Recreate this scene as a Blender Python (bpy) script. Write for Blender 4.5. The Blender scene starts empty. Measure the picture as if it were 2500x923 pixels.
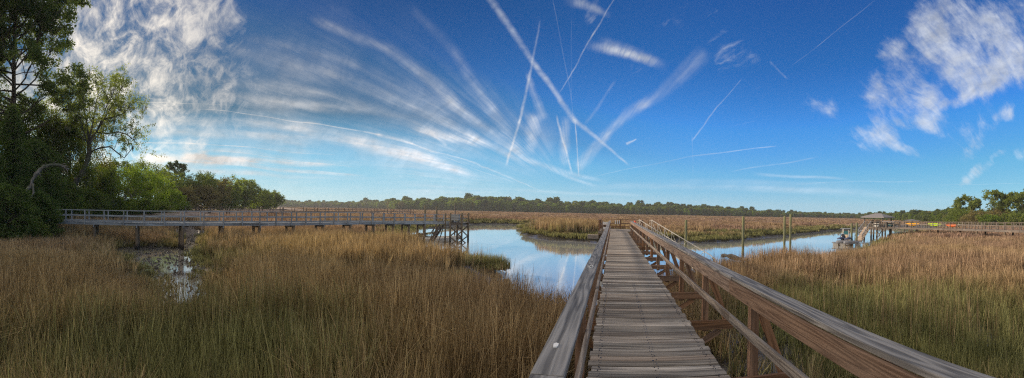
import bpy, math, random
import numpy as np
from mathutils import Vector, Matrix
R = random.Random(7)
NR = np.random.default_rng(11)
scene = bpy.context.scene
COL = scene.collection
EYE = 3.0            # eye height above the marsh floor
F = 1040.0; X0 = 1498.0; Y0 = 517.0; SR = 0.0214; CR = math.sqrt(1 - SR * SR)
WATER = -1.2; CREEK = -0.59; DECK = 1.5

# ---------------------------------------------------------------- survey helpers (photo measurement -> world)
def pdir(x, y):
    u = (x - X0) / F; v = (Y0 - y) / F
    d = Vector((CR * math.sin(u) - SR * v, math.cos(u), SR * math.sin(u) + CR * v))
    return d
def at_z(x, y, z):
    d = pdir(x, y); k = (z - EYE) / d.z
    return Vector((d.x * k, d.y * k, z))
def at_d(x, D, z=None, y=None):
    d = pdir(x, Y0 if y is None else y); h = math.hypot(d.x, d.y); k = D / h
    return Vector((d.x * k, d.y * k, (EYE + d.z * k) if z is None else z))

# ---------------------------------------------------------------- objects
def link(o, parent=None):
    COL.objects.link(o)
    if parent is not None: o.parent = parent
    return o
def tag(o, label=None, cat=None, group=None, kind=None):
    if label: o['label'] = label
    if cat: o['category'] = cat
    if group: o['group'] = group
    if kind: o['kind'] = kind
    return o
def empty(name, loc=(0, 0, 0), rz=0.0):
    o = bpy.data.objects.new(name, None); o.empty_display_size = 0.3
    o.location = loc; o.rotation_euler = (0, 0, rz)
    return link(o)
def kids(o): return [c for c in bpy.data.objects if c.parent == o]
def copy_tree(o, parent=None):
    c = o.copy(); COL.objects.link(c); c.parent = parent
    for ch in kids(o): copy_tree(ch, c)
    return c

class MB:
    """collects beams, poles and faces, builds ONE mesh; UVs run along each piece in metres"""
    def __init__(s): s.v = []; s.f = []; s.uv = []; s.r = []; s.mi = []; s.cur = 0
    def face(s, pts, uvs, r):
        b = len(s.v); s.v += [tuple(p) for p in pts]; s.f.append(tuple(range(b, b + len(pts))))
        s.uv += uvs; s.r += [r] * len(pts); s.mi.append(s.cur)
    def beam(s, p0, p1, w, h, up=(0, 0, 1), r=None, roll=0.0):
        p0 = Vector(p0); p1 = Vector(p1); d = p1 - p0; L = d.length
        if L < 1e-6: return
        d /= L; up = Vector(up)
        if abs(d.dot(up)) > 0.995: up = Vector((0, 1, 0))
        sx = d.cross(up).normalized(); sz = sx.cross(d).normalized()
        if roll:
            q = Matrix.Rotation(roll, 3, d); sx = q @ sx; sz = q @ sz
        r = R.random() if r is None else r
        o = R.random() * 40; ov = R.random() * 10
        c = [p + sx * (a * w / 2) + sz * (b * h / 2) for p in (p0, p1) for a, b in ((-1, -1), (1, -1), (1, 1), (-1, 1))]
        for i in range(4):
            j = (i + 1) % 4; wd = w if i % 2 == 0 else h; vo = ov + i * .31
            s.face([c[i], c[i + 4], c[j + 4], c[j]], [(o, vo), (o + L, vo), (o + L, vo + wd), (o, vo + wd)], r)
        s.face([c[0], c[1], c[2], c[3]], [(o, ov), (o, ov + w), (o + h * .2, ov + w), (o + h * .2, ov)], r)
        s.face([c[7], c[6], c[5], c[4]], [(o, ov), (o, ov + w), (o + h * .2, ov + w), (o + h * .2, ov)], r)
    def tube(s, pts, rad, n=6, r=None, cap=True):
        r = R.random() if r is None else r
        pts = [Vector(p) for p in pts]
        if not hasattr(rad, '__len__'): rad = [rad] * len(pts)
        rings = []; L = 0; o = R.random() * 20; ls = []
        ref = Vector((0.31, 0.17, 0.93))
        for i, p in enumerate(pts):
            t = (pts[min(i + 1, len(pts) - 1)] - pts[max(i - 1, 0)])
            if t.length < 1e-9: t = Vector((0, 0, 1))
            t.normalize()
            rf = ref if abs(t.dot(ref)) < .95 else Vector((1, 0, 0))
            a = t.cross(rf).normalized(); b = t.cross(a)
            b0 = len(s.v); rings.append(b0)
            for k in range(n):
                an = 2 * math.pi * k / n
                s.v.append(tuple(p + (a * math.cos(an) + b * math.sin(an)) * rad[i]))
            if i: L += (p - pts[i - 1]).length
            ls.append(L + o)
        for i in range(len(pts) - 1):
            for k in range(n):
                k2 = (k + 1) % n
                s.f.append((rings[i] + k, rings[i] + k2, rings[i + 1] + k2, rings[i + 1] + k))
                c = 2 * math.pi * max(rad[i], .01) / n
                s.uv += [(ls[i], k * c), (ls[i], (k + 1) * c), (ls[i + 1], (k + 1) * c), (ls[i + 1], k * c)]
                s.r += [r] * 4; s.mi.append(s.cur)
        if cap:
            s.f.append(tuple(rings[0] + k for k in range(n - 1, -1, -1))); s.uv += [(0, 0)] * n; s.r += [r] * n; s.mi.append(s.cur)
            s.f.append(tuple(rings[-1] + k for k in range(n))); s.uv += [(o, 0)] * n; s.r += [r] * n; s.mi.append(s.cur)
    def box(s, c, sz, r=None):
        c = Vector(c)
        s.beam(c - Vector((sz[0] / 2, 0, 0)), c + Vector((sz[0] / 2, 0, 0)), sz[1], sz[2], r=r)
    def build(s, name, mats, parent=None, smooth=False, bevel=0):
        me = bpy.data.meshes.new(name); me.from_pydata(s.v, [], s.f)
        if not isinstance(mats, (list, tuple)): mats = [mats]
        for m in mats: me.materials.append(m)
        uv = me.uv_layers.new(name='UVMap'); uv.data.foreach_set('uv', np.array(s.uv, dtype=np.float32).ravel())
        at = me.attributes.new('rnd', 'FLOAT', 'CORNER'); at.data.foreach_set('value', np.array(s.r, dtype=np.float32))
        me.polygons.foreach_set('material_index', np.array(s.mi, dtype=np.int32))
        if smooth: me.polygons.foreach_set('use_smooth', np.ones(len(s.f), dtype=bool))
        me.update()
        o = bpy.data.objects.new(name, me); link(o, parent)
        if bevel:
            b = o.modifiers.new('bevel', 'BEVEL'); b.width = bevel; b.segments = 2; b.limit_method = 'ANGLE'
            wd = o.modifiers.new('weld', 'WELD'); wd.merge_threshold = 0.0004
            o.modifiers.move(1, 0)
        return o

def np_mesh(name, V, Fq, mats, attrs=None, smooth=False):
    """numpy mesh; Fq (n,3) or (n,4)"""
    me = bpy.data.meshes.new(name)
    n = Fq.shape[1]
    me.vertices.add(len(V)); me.vertices.foreach_set('co', V.astype(np.float32).ravel())
    me.loops.add(Fq.size); me.loops.foreach_set('vertex_index', Fq.astype(np.int32).ravel())
    me.polygons.add(len(Fq)); me.polygons.foreach_set('loop_start', np.arange(0, Fq.size, n, dtype=np.int32))
    me.polygons.foreach_set('loop_total', np.full(len(Fq), n, dtype=np.int32))
    me.polygons.foreach_set('use_smooth', np.full(len(Fq), smooth, dtype=bool))
    for m in (mats if isinstance(mats, (list, tuple)) else [mats]): me.materials.append(m)
    for k, a in (attrs or {}).items():
        t = me.attributes.new(k, 'FLOAT', 'POINT'); t.data.foreach_set('value', a.astype(np.float32))
    me.update(calc_edges=True)
    return me

# ---------------------------------------------------------------- node helpers
class NT:
    def __init__(s, tree): s.t = tree; s.n = tree.nodes; s.l = tree.links
    def new(s, ty, **kw):
        n = s.n.new(ty)
        for k, v in kw.items(): setattr(n, k, v)
        return n
    def put(s, sock, v):
        if isinstance(v, bpy.types.NodeSocket): s.l.new(v, sock)
        elif v is not None:
            try: sock.default_value = v
            except Exception: sock.default_value = (*v, 1.0)
    def m(s, op, a, b=None, c=None, clamp=False):
        n = s.new('ShaderNodeMath', operation=op); n.use_clamp = clamp
        s.put(n.inputs[0], a)
        if b is not None: s.put(n.inputs[1], b)
        if c is not None: s.put(n.inputs[2], c)
        return n.outputs[0]
    def vm(s, op, a, b=None, sc=None):
        n = s.new('ShaderNodeVectorMath', operation=op); s.put(n.inputs[0], a)
        if b is not None: s.put(n.inputs[1], b)
        if sc is not None: s.put(n.inputs['Scale'], sc)
        return n.outputs['Value'] if op in ('DOT_PRODUCT', 'LENGTH') else n.outputs[0]
    def mr(s, v, a, b, c=0.0, d=1.0, smooth=False):
        n = s.new('ShaderNodeMapRange'); n.clamp = True
        if smooth: n.interpolation_type = 'SMOOTHSTEP'; n.clamp = False
        s.put(n.inputs[0], v)
        for i, x in enumerate((a, b, c, d)): s.put(n.inputs[i + 1], x)
        return n.outputs[0]
    def noise(s, vec, scale, detail=4, rough=.5, dist=0.0, col=False, w=None):
        n = s.new('ShaderNodeTexNoise')
        if w is not None:
            n.noise_dimensions = '4D'; s.put(n.inputs['W'], w)
        s.put(n.inputs['Vector'], vec); s.put(n.inputs['Scale'], scale); s.put(n.inputs['Detail'], detail)
        s.put(n.inputs['Roughness'], rough); s.put(n.inputs['Distortion'], dist)
        return n.outputs['Color'] if col else n.outputs[0]
    def mapv(s, vec, scale=(1, 1, 1), loc=(0, 0, 0), rot=(0, 0, 0)):
        n = s.new('ShaderNodeMapping'); s.put(n.inputs[0], vec)
        n.inputs['Scale'].default_value = scale; n.inputs['Location'].default_value = loc; n.inputs['Rotation'].default_value = rot
        return n.outputs[0]
    def mix(s, f, a, b, mode='MIX'):
        n = s.new('ShaderNodeMix', data_type='RGBA', blend_type=mode)
        s.put(n.inputs[0], f); s.put(n.inputs[6], a); s.put(n.inputs[7], b)
        return n.outputs[2]
    def ramp(s, f, stops):
        n = s.new('ShaderNodeValToRGB'); e = n.color_ramp.elements
        while len(e) < len(stops): e.new(0.5)
        for el, (p, c) in zip(e, stops): el.position = p; el.color = (*c, 1)
        s.put(n.inputs[0], f); return n.outputs[0]
    def attr(s, name, kind='GEOMETRY'):
        n = s.new('ShaderNodeAttribute', attribute_type=kind); n.attribute_name = name
        return n.outputs['Fac']
    def bump(s, h, strength=.5, dist=.01):
        n = s.new('ShaderNodeBump'); s.put(n.inputs['Strength'], strength); s.put(n.inputs['Distance'], dist); s.put(n.inputs['Height'], h)
        return n.outputs[0]
def mat(name):
    m = bpy.data.materials.new(name); m.use_nodes = True; t = NT(m.node_tree); t.n.clear()
    out = t.new('ShaderNodeOutputMaterial')
    return m, t, out
def principled(t, out, col, rough=.8, spec=.3, normal=None, metal=0.0):
    b = t.new('ShaderNodeBsdfPrincipled')
    t.put(b.inputs['Base Color'], col); t.put(b.inputs['Roughness'], rough); t.put(b.inputs['Specular IOR Level'], spec); t.put(b.inputs['Metallic'], metal)
    if normal is not None: t.put(b.inputs['Normal'], normal)
    t.l.new(b.outputs[0], out.inputs[0]); return b
CLOUD_FAR = (5.6, 5.9, 6.4); CLOUD_MID = (5.0, 4.8, 4.6); CLOUD_SUN = (10, 9, 7.6); SKY_STR = .1; EXPOSURE = 0.4; SUN_DAMP = .36; FILL_CLOUD = (6.3, 5.9, 5.4); SUN_E = 4.5
SKY_CURVE = (((0, 0), (.07, .016), (.11, .042), (.2, .11), (.4, .25), (.7, .36)), ((0, 0), (.10, .075), (.14, .120), (.21, .235), (.35, .36), (.55, .47), (.9, .58)), ((0, 0), (.22, .29), (.27, .37), (.37, .60), (.45, .62), (.58, .60), (.9, .64))); HAZE = .00022
# ---------------------------------------------------------------- materials
def wood(name, dark, light, stain=(.05, .05, .055), stain_amt=.5, grain=1.0, fine=1.0, rough=.85, cath=10.0, tintvar=.35, green=0.0):
    m, t, out = mat(name)
    uv = t.new('ShaderNodeUVMap').outputs[0]; rnd = t.attr('rnd')
    off = t.new('ShaderNodeCombineXYZ'); t.put(off.inputs[0], t.m('MULTIPLY', rnd, 37.0)); t.put(off.inputs[1], t.m('MULTIPLY', rnd, 91.0)); t.put(off.inputs[2], t.m('MULTIPLY', rnd, 13.0))
    p = t.vm('ADD', uv, off.outputs[0])
    big = t.noise(t.mapv(p, (.42, 8.5, 1)), 1.0, 2, .45)
    rings = t.m('MULTIPLY_ADD', t.m('SINE', t.m('MULTIPLY', big, cath * 6.283)), .5, .5)
    fib = t.noise(t.mapv(p, (2.2, 130 * fine, 1)), 1.0, 3, .6)
    mid = t.noise(t.mapv(p, (1.1, 24, 1)), 1.0, 3, .6)
    g = t.m('ADD', t.m('MULTIPLY', rings, .45 * grain), t.m('ADD', t.m('MULTIPLY', fib, .5), t.m('MULTIPLY', mid, .55)))
    g = t.mr(g, .35, 1.05)
    col = t.mix(g, dark, light)
    st = t.mr(t.noise(t.mapv(p, (.8, 5, 1), (4, 2, 0)), 1.0, 5, .65), .48, .72)
    col = t.mix(t.m('MULTIPLY', st, stain_amt), col, stain)
    if tintvar > .9: col = t.mix(t.mr(t.m('FRACT', t.m('MULTIPLY', rnd, 23.7)), .45, 1.0, 0, .55), col, (.17, .125, .095))
    # knots
    vo = t.new('ShaderNodeTexVoronoi'); t.put(vo.inputs['Vector'], t.mapv(p, (1.3, 4.5, 1))); vo.inputs['Scale'].default_value = 1.0
    k = t.mr(vo.outputs['Distance'], .03, .075, 1.0, 0.0)
    col = t.mix(t.m('MULTIPLY', k, .7), col, tuple(c * .4 for c in dark))
    v = t.m('MULTIPLY_ADD', rnd, tintvar, 1 - tintvar / 2)
    hs = t.new('ShaderNodeHueSaturation'); t.put(hs.inputs['Value'], v); t.put(hs.inputs['Color'], col)
    t.put(hs.inputs['Saturation'], t.mr(t.m('FRACT', t.m('MULTIPLY', rnd, 7.3)), 0, 1, .8, 1.2))
    col = hs.outputs[0]
    if green:
        geo = t.new('ShaderNodeNewGeometry').outputs['Position']
        gn = t.mr(t.noise(geo, 1.5, 3), .4, .65)
        col = t.mix(t.m('MULTIPLY', gn, green), col, (.10, .13, .045))
    crack = t.mr(fib, .28, .45)
    h = t.m('ADD', t.m('MULTIPLY', g, .6), t.m('MULTIPLY', crack, .6))
    principled(t, out, col, rough, .25, t.bump(h, .7, .004))
    return m
M = {}
M['deck'] = wood('weathered_deck_wood', (.085, .073, .064), (.50, .45, .40), (.05, .045, .042), .75, .8, 1.1, .85, 5, .95)
M['cap'] = wood('weathered_cap_wood', (.04, .038, .040), (.24, .23, .225), (.30, .285, .27), .2, 1.1, .55, .7, 9, .25)
M['face'] = wood('rail_board_wood', (.085, .053, .038), (.235, .165, .125), (.15, .12, .10), .4, 1.0, .6, .8, 10, .2)
M['midrail'] = wood('mid_rail_wood', (.10, .078, .065), (.34, .29, .25), (.07, .06, .055), .4, 1.0, .8, .85, 7, .3)
M['post'] = wood('brown_post_wood', (.10, .055, .034), (.31, .185, .12), (.10, .08, .065), .5, 1.0, .6, .8, 6, .35)
M['grey'] = wood('silvered_dock_wood', (.12, .13, .145), (.42, .46, .50), (.07, .075, .08), .35, .6, .4, .8, 4, .3)
M['dim'] = wood('brown_grey_dock_wood', (.07, .06, .053), (.24, .205, .18), (.05, .045, .04), .35, .6, .4, .85, 4, .4)

def piling_mat(name, low, high, top, zsplit, wet=.35):
    m, t, out = mat(name)
    geo = t.new('ShaderNodeNewGeometry').outputs['Position']
    sp = t.new('ShaderNodeSeparateXYZ'); t.l.new(geo, sp.inputs[0])
    n = t.noise(t.mapv(geo, (6, 6, 1.2)), 1.5, 4, .6)
    z = t.m('ADD', sp.outputs[2], t.m('MULTIPLY', n, .35))
    f = t.mr(z, zsplit, zsplit + .28)
    c = t.mix(n, tuple(a * .65 for a in high), tuple(a * 1.3 for a in high))
    f2 = t.mr(z, 1.9, 3.0); c = t.mix(f2, c, top)
    lo = t.mix(t.noise(geo, 16, 3), tuple(a * .5 for a in low), tuple(a * 1.7 for a in low))
    c = t.mix(f, lo, c)
    principled(t, out, c, t.mr(f, 0, 1, wet, .85), .3, t.bump(n, .6, .02))
    return m
M['piling'] = piling_mat('tide_marked_piling', (.018, .015, .013), (.15, .115, .08), (.2, .17, .12), -.15)
M['green_piling'] = piling_mat('green_treated_piling', (.05, .04, .03), (.15, .155, .09), (.21, .21, .10), -.45)

def simple(name, col, rough=.6, spec=.4, metal=0.0, var=.15, scale=6.0):
    m, t, out = mat(name)
    geo = t.new('ShaderNodeNewGeometry').outputs['Position']
    n = t.noise(geo, scale, 4, .6)
    c = t.mix(n, tuple(a * (1 - var) for a in col), tuple(min(1, a * (1 + var)) for a in col))
    principled(t, out, c, rough, spec, None, metal); return m
M['alu'] = simple('dull_aluminium', (.40, .38, .35), .45, .5, .35)
M['white'] = simple('white_painted', (.75, .74, .72), .5)
M['hull'] = simple('boat_hull_white', (.72, .70, .66), .3, .5)
M['black'] = simple('black_engine', (.02, .022, .03), .3, .5)
M['dkblue'] = simple('dark_blue_cover', (.05, .07, .14), .6)
M['teal'] = simple('teal_plastic', (.03, .14, .18), .45)
M['yellow'] = simple('yellow_orange_plastic', (.85, .42, .01), .4)
M['lime'] = simple('lime_plastic', (.55, .80, .01), .4)
M['orange'] = simple('orange_plastic', (.75, .16, .03), .4)
M['red'] = simple('red_plastic', (.75, .05, .02), .45)
M['khaki'] = simple('khaki_plastic', (.36, .36, .28), .6)
M['roof'] = simple('grey_shingles', (.20, .19, .20), .85, .3, 0, .35, 20)
M['console'] = simple('tan_console', (.55, .42, .30), .5)
M['dropping'] = simple('dried_white_smear', (.70, .70, .70), .8)
M['floatgrey'] = simple('float_plastic', (.36, .36, .36), .6)

def bark_mat(name, a, b):
    m, t, out = mat(name)
    uv = t.new('ShaderNodeUVMap').outputs[0]
    geo = t.new('ShaderNodeNewGeometry').outputs['Position']
    n = t.noise(t.mapv(uv, (2.5, 14, 1)), 1.0, 5, .7); n2 = t.noise(geo, .8, 3)
    c = t.mix(t.mr(n, .3, .7), a, b); c = t.mix(t.mr(n2, .45, .7), c, tuple(.5 * (x + y) for x, y in zip(a, (.12, .14, .09))))
    principled(t, out, c, .9, .2, t.bump(n, .8, .03)); return m
M['bark'] = bark_mat('grey_bark', (.035, .028, .022), (.17, .145, .12))
M['pinebark'] = bark_mat('pine_bark', (.03, .022, .018), (.14, .10, .075))
M['deadwood'] = bark_mat('bleached_dead_wood', (.05, .045, .042), (.30, .28, .26))

def leaf_mat(name, a, b, c, trans=.35, gloss=.0):
    m, t, out = mat(name)
    rnd = t.attr('rnd'); clump = t.attr('clump')
    col = t.mix(t.mr(clump, .1, .9), a, b)
    col = t.mix(t.mr(rnd, .55, 1.0, 0, .7), col, c)
    d = t.new('ShaderNodeBsdfDiffuse'); t.put(d.inputs[0], col)
    tr = t.new('ShaderNodeBsdfTranslucent'); t.put(tr.inputs[0], t.mix(1.0, col, (1.7, 1.9, .7, 1), 'MULTIPLY'))
    mx = t.new('ShaderNodeMixShader'); mx.inputs[0].default_value = trans
    t.l.new(d.outputs[0], mx.inputs[1]); t.l.new(tr.outputs[0], mx.inputs[2])
    g = t.new('ShaderNodeBsdfGlossy'); g.inputs['Roughness'].default_value = .5; g.inputs[0].default_value = (.5, .5, .5, 1)
    m2 = t.new('ShaderNodeMixShader'); m2.inputs[0].default_value = gloss
    t.l.new(mx.outputs[0], m2.inputs[1]); t.l.new(g.outputs[0], m2.inputs[2])
    t.l.new(m2.outputs[0], out.inputs[0]); return m
M['leaf_oak'] = leaf_mat('oak_leaves', (.085, .115, .032), (.17, .20, .05), (.22, .24, .09), .45)
M['leaf_spring'] = leaf_mat('spring_leaves', (.085, .13, .025), (.155, .21, .038), (.21, .25, .07), .42)
M['leaf_dark'] = leaf_mat('cedar_leaves', (.045, .07, .026), (.09, .125, .042), (.13, .165, .055), .38, .0)
M['leaf_mid'] = leaf_mat('mixed_leaves', (.07, .095, .03), (.135, .17, .045), (.17, .18, .075), .4)
M['leaf_pine'] = leaf_mat('pine_needles', (.05, .075, .03), (.10, .13, .048), (.14, .155, .07), .35)
M['leaf_brown'] = leaf_mat('budding_twigs', (.13, .10, .05), (.17, .15, .06), (.22, .19, .10), .3)
M['leaf_pale'] = leaf_mat('pale_oak_leaves', (.13, .155, .055), (.22, .25, .085), (.29, .30, .14), .45)
M['moss'] = leaf_mat('spanish_moss', (.10, .10, .065), (.17, .165, .11), (.22, .21, .16), .3, .02)

# marsh grass: 'zone' travels with every tuft (0 tan .. 1 green), 'rnd' with every blade, 'hgt' along the blade
def grass_mat(name, dry=1.0):
    m, t, out = mat(name)
    zone = t.attr('zone', 'INSTANCER'); warm = t.attr('warm', 'INSTANCER'); rnd = t.attr('rnd'); hg = t.attr('hgt')
    tan = t.mix(rnd, (.085, .056, .028), (.76, .57, .31))
    red = t.mix(rnd, (.105, .062, .048), (.55, .385, .30))
    tan = t.mix(warm, tan, red)
    grn = t.mix(rnd, (.06, .065, .026), (.44, .43, .19))
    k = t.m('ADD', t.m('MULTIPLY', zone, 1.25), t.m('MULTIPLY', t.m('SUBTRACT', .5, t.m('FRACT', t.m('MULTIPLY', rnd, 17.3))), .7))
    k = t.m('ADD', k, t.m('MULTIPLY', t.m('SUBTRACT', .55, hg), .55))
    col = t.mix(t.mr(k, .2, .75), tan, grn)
    col = t.mix(t.mr(t.m('ADD', hg, t.m('MULTIPLY', rnd, .15)), .10, .42, .85, 0), col, (.045, .034, .024))   # stem bases darkened: painted-in shade for depth between the blades
    d = t.new('ShaderNodeBsdfDiffuse'); t.put(d.inputs[0], col)
    tr = t.new('ShaderNodeBsdfTranslucent'); t.put(tr.inputs[0], t.mix(1.0, col, (1.3, 1.25, .9, 1), 'MULTIPLY'))
    mx = t.new('ShaderNodeMixShader'); mx.inputs[0].default_value = .25
    t.l.new(d.outputs[0], mx.inputs[1]); t.l.new(tr.outputs[0], mx.inputs[2])
    t.l.new(mx.outputs[0], out.inputs[0]); return m
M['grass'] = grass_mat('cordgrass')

def ground_mat():
    m, t, out = mat('marsh_mud')
    geo = t.new('ShaderNodeNewGeometry').outputs['Position']
    sp = t.new('ShaderNodeSeparateXYZ'); t.l.new(geo, sp.inputs[0])
    n = t.noise(geo, 3.0, 6, .65); n2 = t.noise(geo, 22, 4, .6); n3 = t.noise(t.mapv(geo, (.02, .035, 1)), 1.0, 5, .6)
    far = t.mr(t.vm('LENGTH', geo), 45, 110)
    mud = t.mix(n, (.028, .024, .022), (.085, .075, .068)); mud = t.mix(t.mr(n2, .55, .75, 0, .6), mud, (.13, .12, .11))
    fld = t.mix(t.mr(n3, .35, .65), (.20, .12, .085), (.27, .17, .105)); fld = t.mix(t.mr(n, .4, .7, 0, .5), fld, (.12, .085, .05))
    fld = t.mix(t.mr(sp.outputs[2], -.75, -.2), mud, fld)
    col = t.mix(far, mud, fld)
    wet = t.mr(t.noise(geo, .9, 4, .6), .42, .6, .16, .6)
    wet = t.m('MINIMUM', wet, t.mr(t.m('ADD', sp.outputs[2], t.m('MULTIPLY', n, .2)), -.62, -.25, .10, 1.0))
    wet = t.m('MAXIMUM', wet, t.mr(far, 0, 1, 0, .95))
    principled(t, out, col, wet, .8, t.bump(t.m('ADD', n, t.m('MULTIPLY', n2, .4)), .6, .03)); return m
M['ground'] = ground_mat()
def water_mat(name, col, rip=.02, scale=1.2, metal=.6):
    m, t, out = mat(name)
    geo = t.new('ShaderNodeNewGeometry').outputs['Position']
    n = t.noise(t.mapv(geo, (1, .6, 1)), scale, 3, .5)
    b = principled(t, out, col, .03, .9, t.bump(n, .25, rip), metal); b.inputs['IOR'].default_value = 1.4
    return m
M['water'] = water_mat('tidal_water', (.66, .69, .70), .012)
M['creekwater'] = water_mat('shallow_creek_water', (.70, .68, .65), .012, 5, .75)
M['shell'] = simple('oyster_shell', (.085, .075, .065), .7, .3, 0, .5, 20)
# ---------------------------------------------------------------- terrain
def polyD(l):
    return np.array([[at_d(x, D).x, at_d(x, D).y] for x, D in l])
MAIN = polyD([(1000, 34), (1060, 32), (1120, 30), (1165, 29), (1205, 29), (1240, 28.5), (1222, 22), (1205, 16.5), (1300, 13.8), (1380, 13.2), (1430, 14.5), (1480, 17),
              (1560, 18), (1620, 19), (1700, 22), (1760, 25), (1850, 28), (1950, 31), (2050, 38), (2100, 47), (2140, 62), (2175, 78), (2230, 100), (2300, 135),
              (2380, 190), (2250, 200), (2160, 172), (2080, 142), (2000, 112), (1900, 82), (1820, 70), (1750, 64), (1700, 61), (1640, 60), (1560, 60), (1500, 60),
              (1455, 57), (1400, 59), (1340, 60), (1305, 62), (1283, 70), (1272, 82), (1276, 96), (1295, 112), (1250, 121), (1200, 121), (1150, 114), (1100, 100), (1050, 80), (1010, 62), (990, 48)])
SMALL = polyD([(452, 64), (490, 64), (487, 48), (500, 34), (470, 28), (488, 20), (484, 15), (470, 11.8), (436, 11.6), (415, 14), (395, 18), (368, 23), (330, 25), (283, 28.5), (300, 34), (380, 34.5), (432, 35.5), (447, 46)])
GULLY = polyD([(1215, 20), (1160, 17), (1080, 15), (980, 15), (900, 15.5), (830, 16.8), (880, 18.8), (980, 18.8), (1060, 19.5), (1130, 22), (1200, 26)])
PUD = [polyD([(2010, 19), (2050, 17.6), (2110, 18.2), (2100, 21), (2040, 22)]), polyD([(1625, 8.5), (1660, 6.2), (1730, 4.6), (1850, 3.6), (1980, 3.1), (2060, 3.6), (1960, 4.6), (1880, 5.8), (1800, 7.2), (1720, 9.5), (1650, 11)]),
       polyD([(2080, 25), (2120, 24), (2130, 27), (2090, 28)])]

def sdist(P, Q):
    """signed distance to polygon Q (inside negative)"""
    d = np.full(len(P), 1e9); ins = np.zeros(len(P), bool)
    for i in range(len(Q)):
        a = Q[i]; b = Q[(i + 1) % len(Q)]; ab = b - a; ap = P - a
        t = np.clip((ap @ ab) / (ab @ ab), 0, 1)
        q = ap - t[:, None] * ab
        d = np.minimum(d, np.hypot(q[:, 0], q[:, 1]))
        c = ((a[1] > P[:, 1]) != (b[1] > P[:, 1])) & (P[:, 0] < (b[0] - a[0]) * (P[:, 1] - a[1]) / (b[1] - a[1] + 1e-12) + a[0])
        ins ^= c
    return np.where(ins, -d, d)
# small value-noise
_G = NR.random((256, 256))
def vnoise(x, y):
    xi = np.floor(x).astype(int); yi = np.floor(y).astype(int); fx = x - xi; fy = y - yi
    fx = fx * fx * (3 - 2 * fx); fy = fy * fy * (3 - 2 * fy)
    g = lambda a, b: _G[a & 255, b & 255]
    return (g(xi, yi) * (1 - fx) + g(xi + 1, yi) * fx) * (1 - fy) + (g(xi, yi + 1) * (1 - fx) + g(xi + 1, yi + 1) * fx) * fy
def fbm(x, y, o=4):
    s = 0; a = .5
    for i in range(o): s = s + a * vnoise(x * 2 ** i + 17 * i, y * 2 ** i + 31 * i); a *= .5
    return s / (1 - .5 ** o)
def ss(a, b, x):
    t = np.clip((x - a) / (b - a), 0, 1); return t * t * (3 - 2 * t)
def terrain(P):
    x, y = P[:, 0], P[:, 1]; r = np.hypot(x, y)
    w = (fbm(x * .35, y * .35, 3) - .5)
    sd = sdist(P, MAIN) + w * np.clip(r * .05, .6, 3.5)
    sw = np.clip(r / 25, .55, 2.2)
    prof = np.where(sd < 0, -1.22 + .35 * np.maximum(sd, -2.5), np.interp(sd / sw, [0, .5, 1.3, 2.4, 4.5], [-1.22, -1.02, -.72, -.3, 0]))
    z = prof + (fbm(x * 1.3, y * 1.3, 4) - .5) * .16
    s2 = sdist(P, SMALL) + w * .8
    z2 = np.interp(s2, [-1.3, -.3, .3, 1.3, 2.6], [-.80, -.72, -.58, -.3, 0]); z = np.minimum(z, z2 + (fbm(x * 2.5, y * 2.5, 4) - .5) * .30)
    s3 = sdist(P, GULLY) + w
    z3 = np.interp(s3, [-.8, 0, 1.5], [-.95, -.75, 0]); z = np.minimum(z, z3 + (fbm(x * 2, y * 2, 3) - .5) * .2)
    for q in PUD:
        s4 = sdist(P, q) + w * .8
        z = np.minimum(z, np.interp(s4, [-.6, .1, .8], [-.22, -.12, .1]) + (fbm(x * 1.8, y * 1.8, 4) - .5) * .16)
    # firm ground under the wooded bank on the left
    sb = sdist(P, BANK)
    z = np.where(sb < 6, np.maximum(z, np.interp(sb, [-12, -3, 2, 6], [1.2, .7, .25, 0]) - (s2 < 0) * 2 + (fbm(x * .4, y * .4) - .5) * .3), z)
    return z, sd, s2, s3
BANK = np.array([[-28, -60], [-30, -20], [-33, 2], [-40, 12], [-47, 22], [-52, 34], [-58, 46], [-66, 60], [-78, 80], [-95, 105], [-120, 138], [-150, 172], [-190, 215], [-262, 282],
                 [-300, 290], [-330, 240], [-260, 100], [-180, 0], [-150, -60]])
rr = np.concatenate([np.linspace(.4, 8, 40), np.geomspace(8.15, 60, 150)[:], np.geomspace(60.5, 2400, 120)])
th = np.concatenate([np.radians(np.arange(-100, 80, .3)), np.radians(np.arange(80, 260, 2.0))])
RR, TH = np.meshgrid(rr, th, indexing='ij')
P2 = np.stack([RR.ravel() * np.sin(TH.ravel()), RR.ravel() * np.cos(TH.ravel())], 1)
Z, _, _, _ = terrain(P2)
nr, nt = RR.shape
i, j = np.meshgrid(np.arange(nr - 1), np.arange(nt), indexing='ij'); j2 = (j + 1) % nt
Fq = np.stack([i * nt + j, i * nt + j2, (i + 1) * nt + j2, (i + 1) * nt + j], -1).reshape(-1, 4)[:, ::-1]
V = np.column_stack([P2, Z]); V = np.vstack([V, [[0, 0, -.05]]])
me = np_mesh('marsh_ground', V, Fq, M['ground'], smooth=True)
o = link(bpy.data.objects.new('marsh_ground', me)); tag(o, 'muddy marsh floor under the cordgrass', 'ground', kind='structure')
def ground_z(x, y): return float(terrain(np.array([[x, y]]))[0][0])

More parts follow.
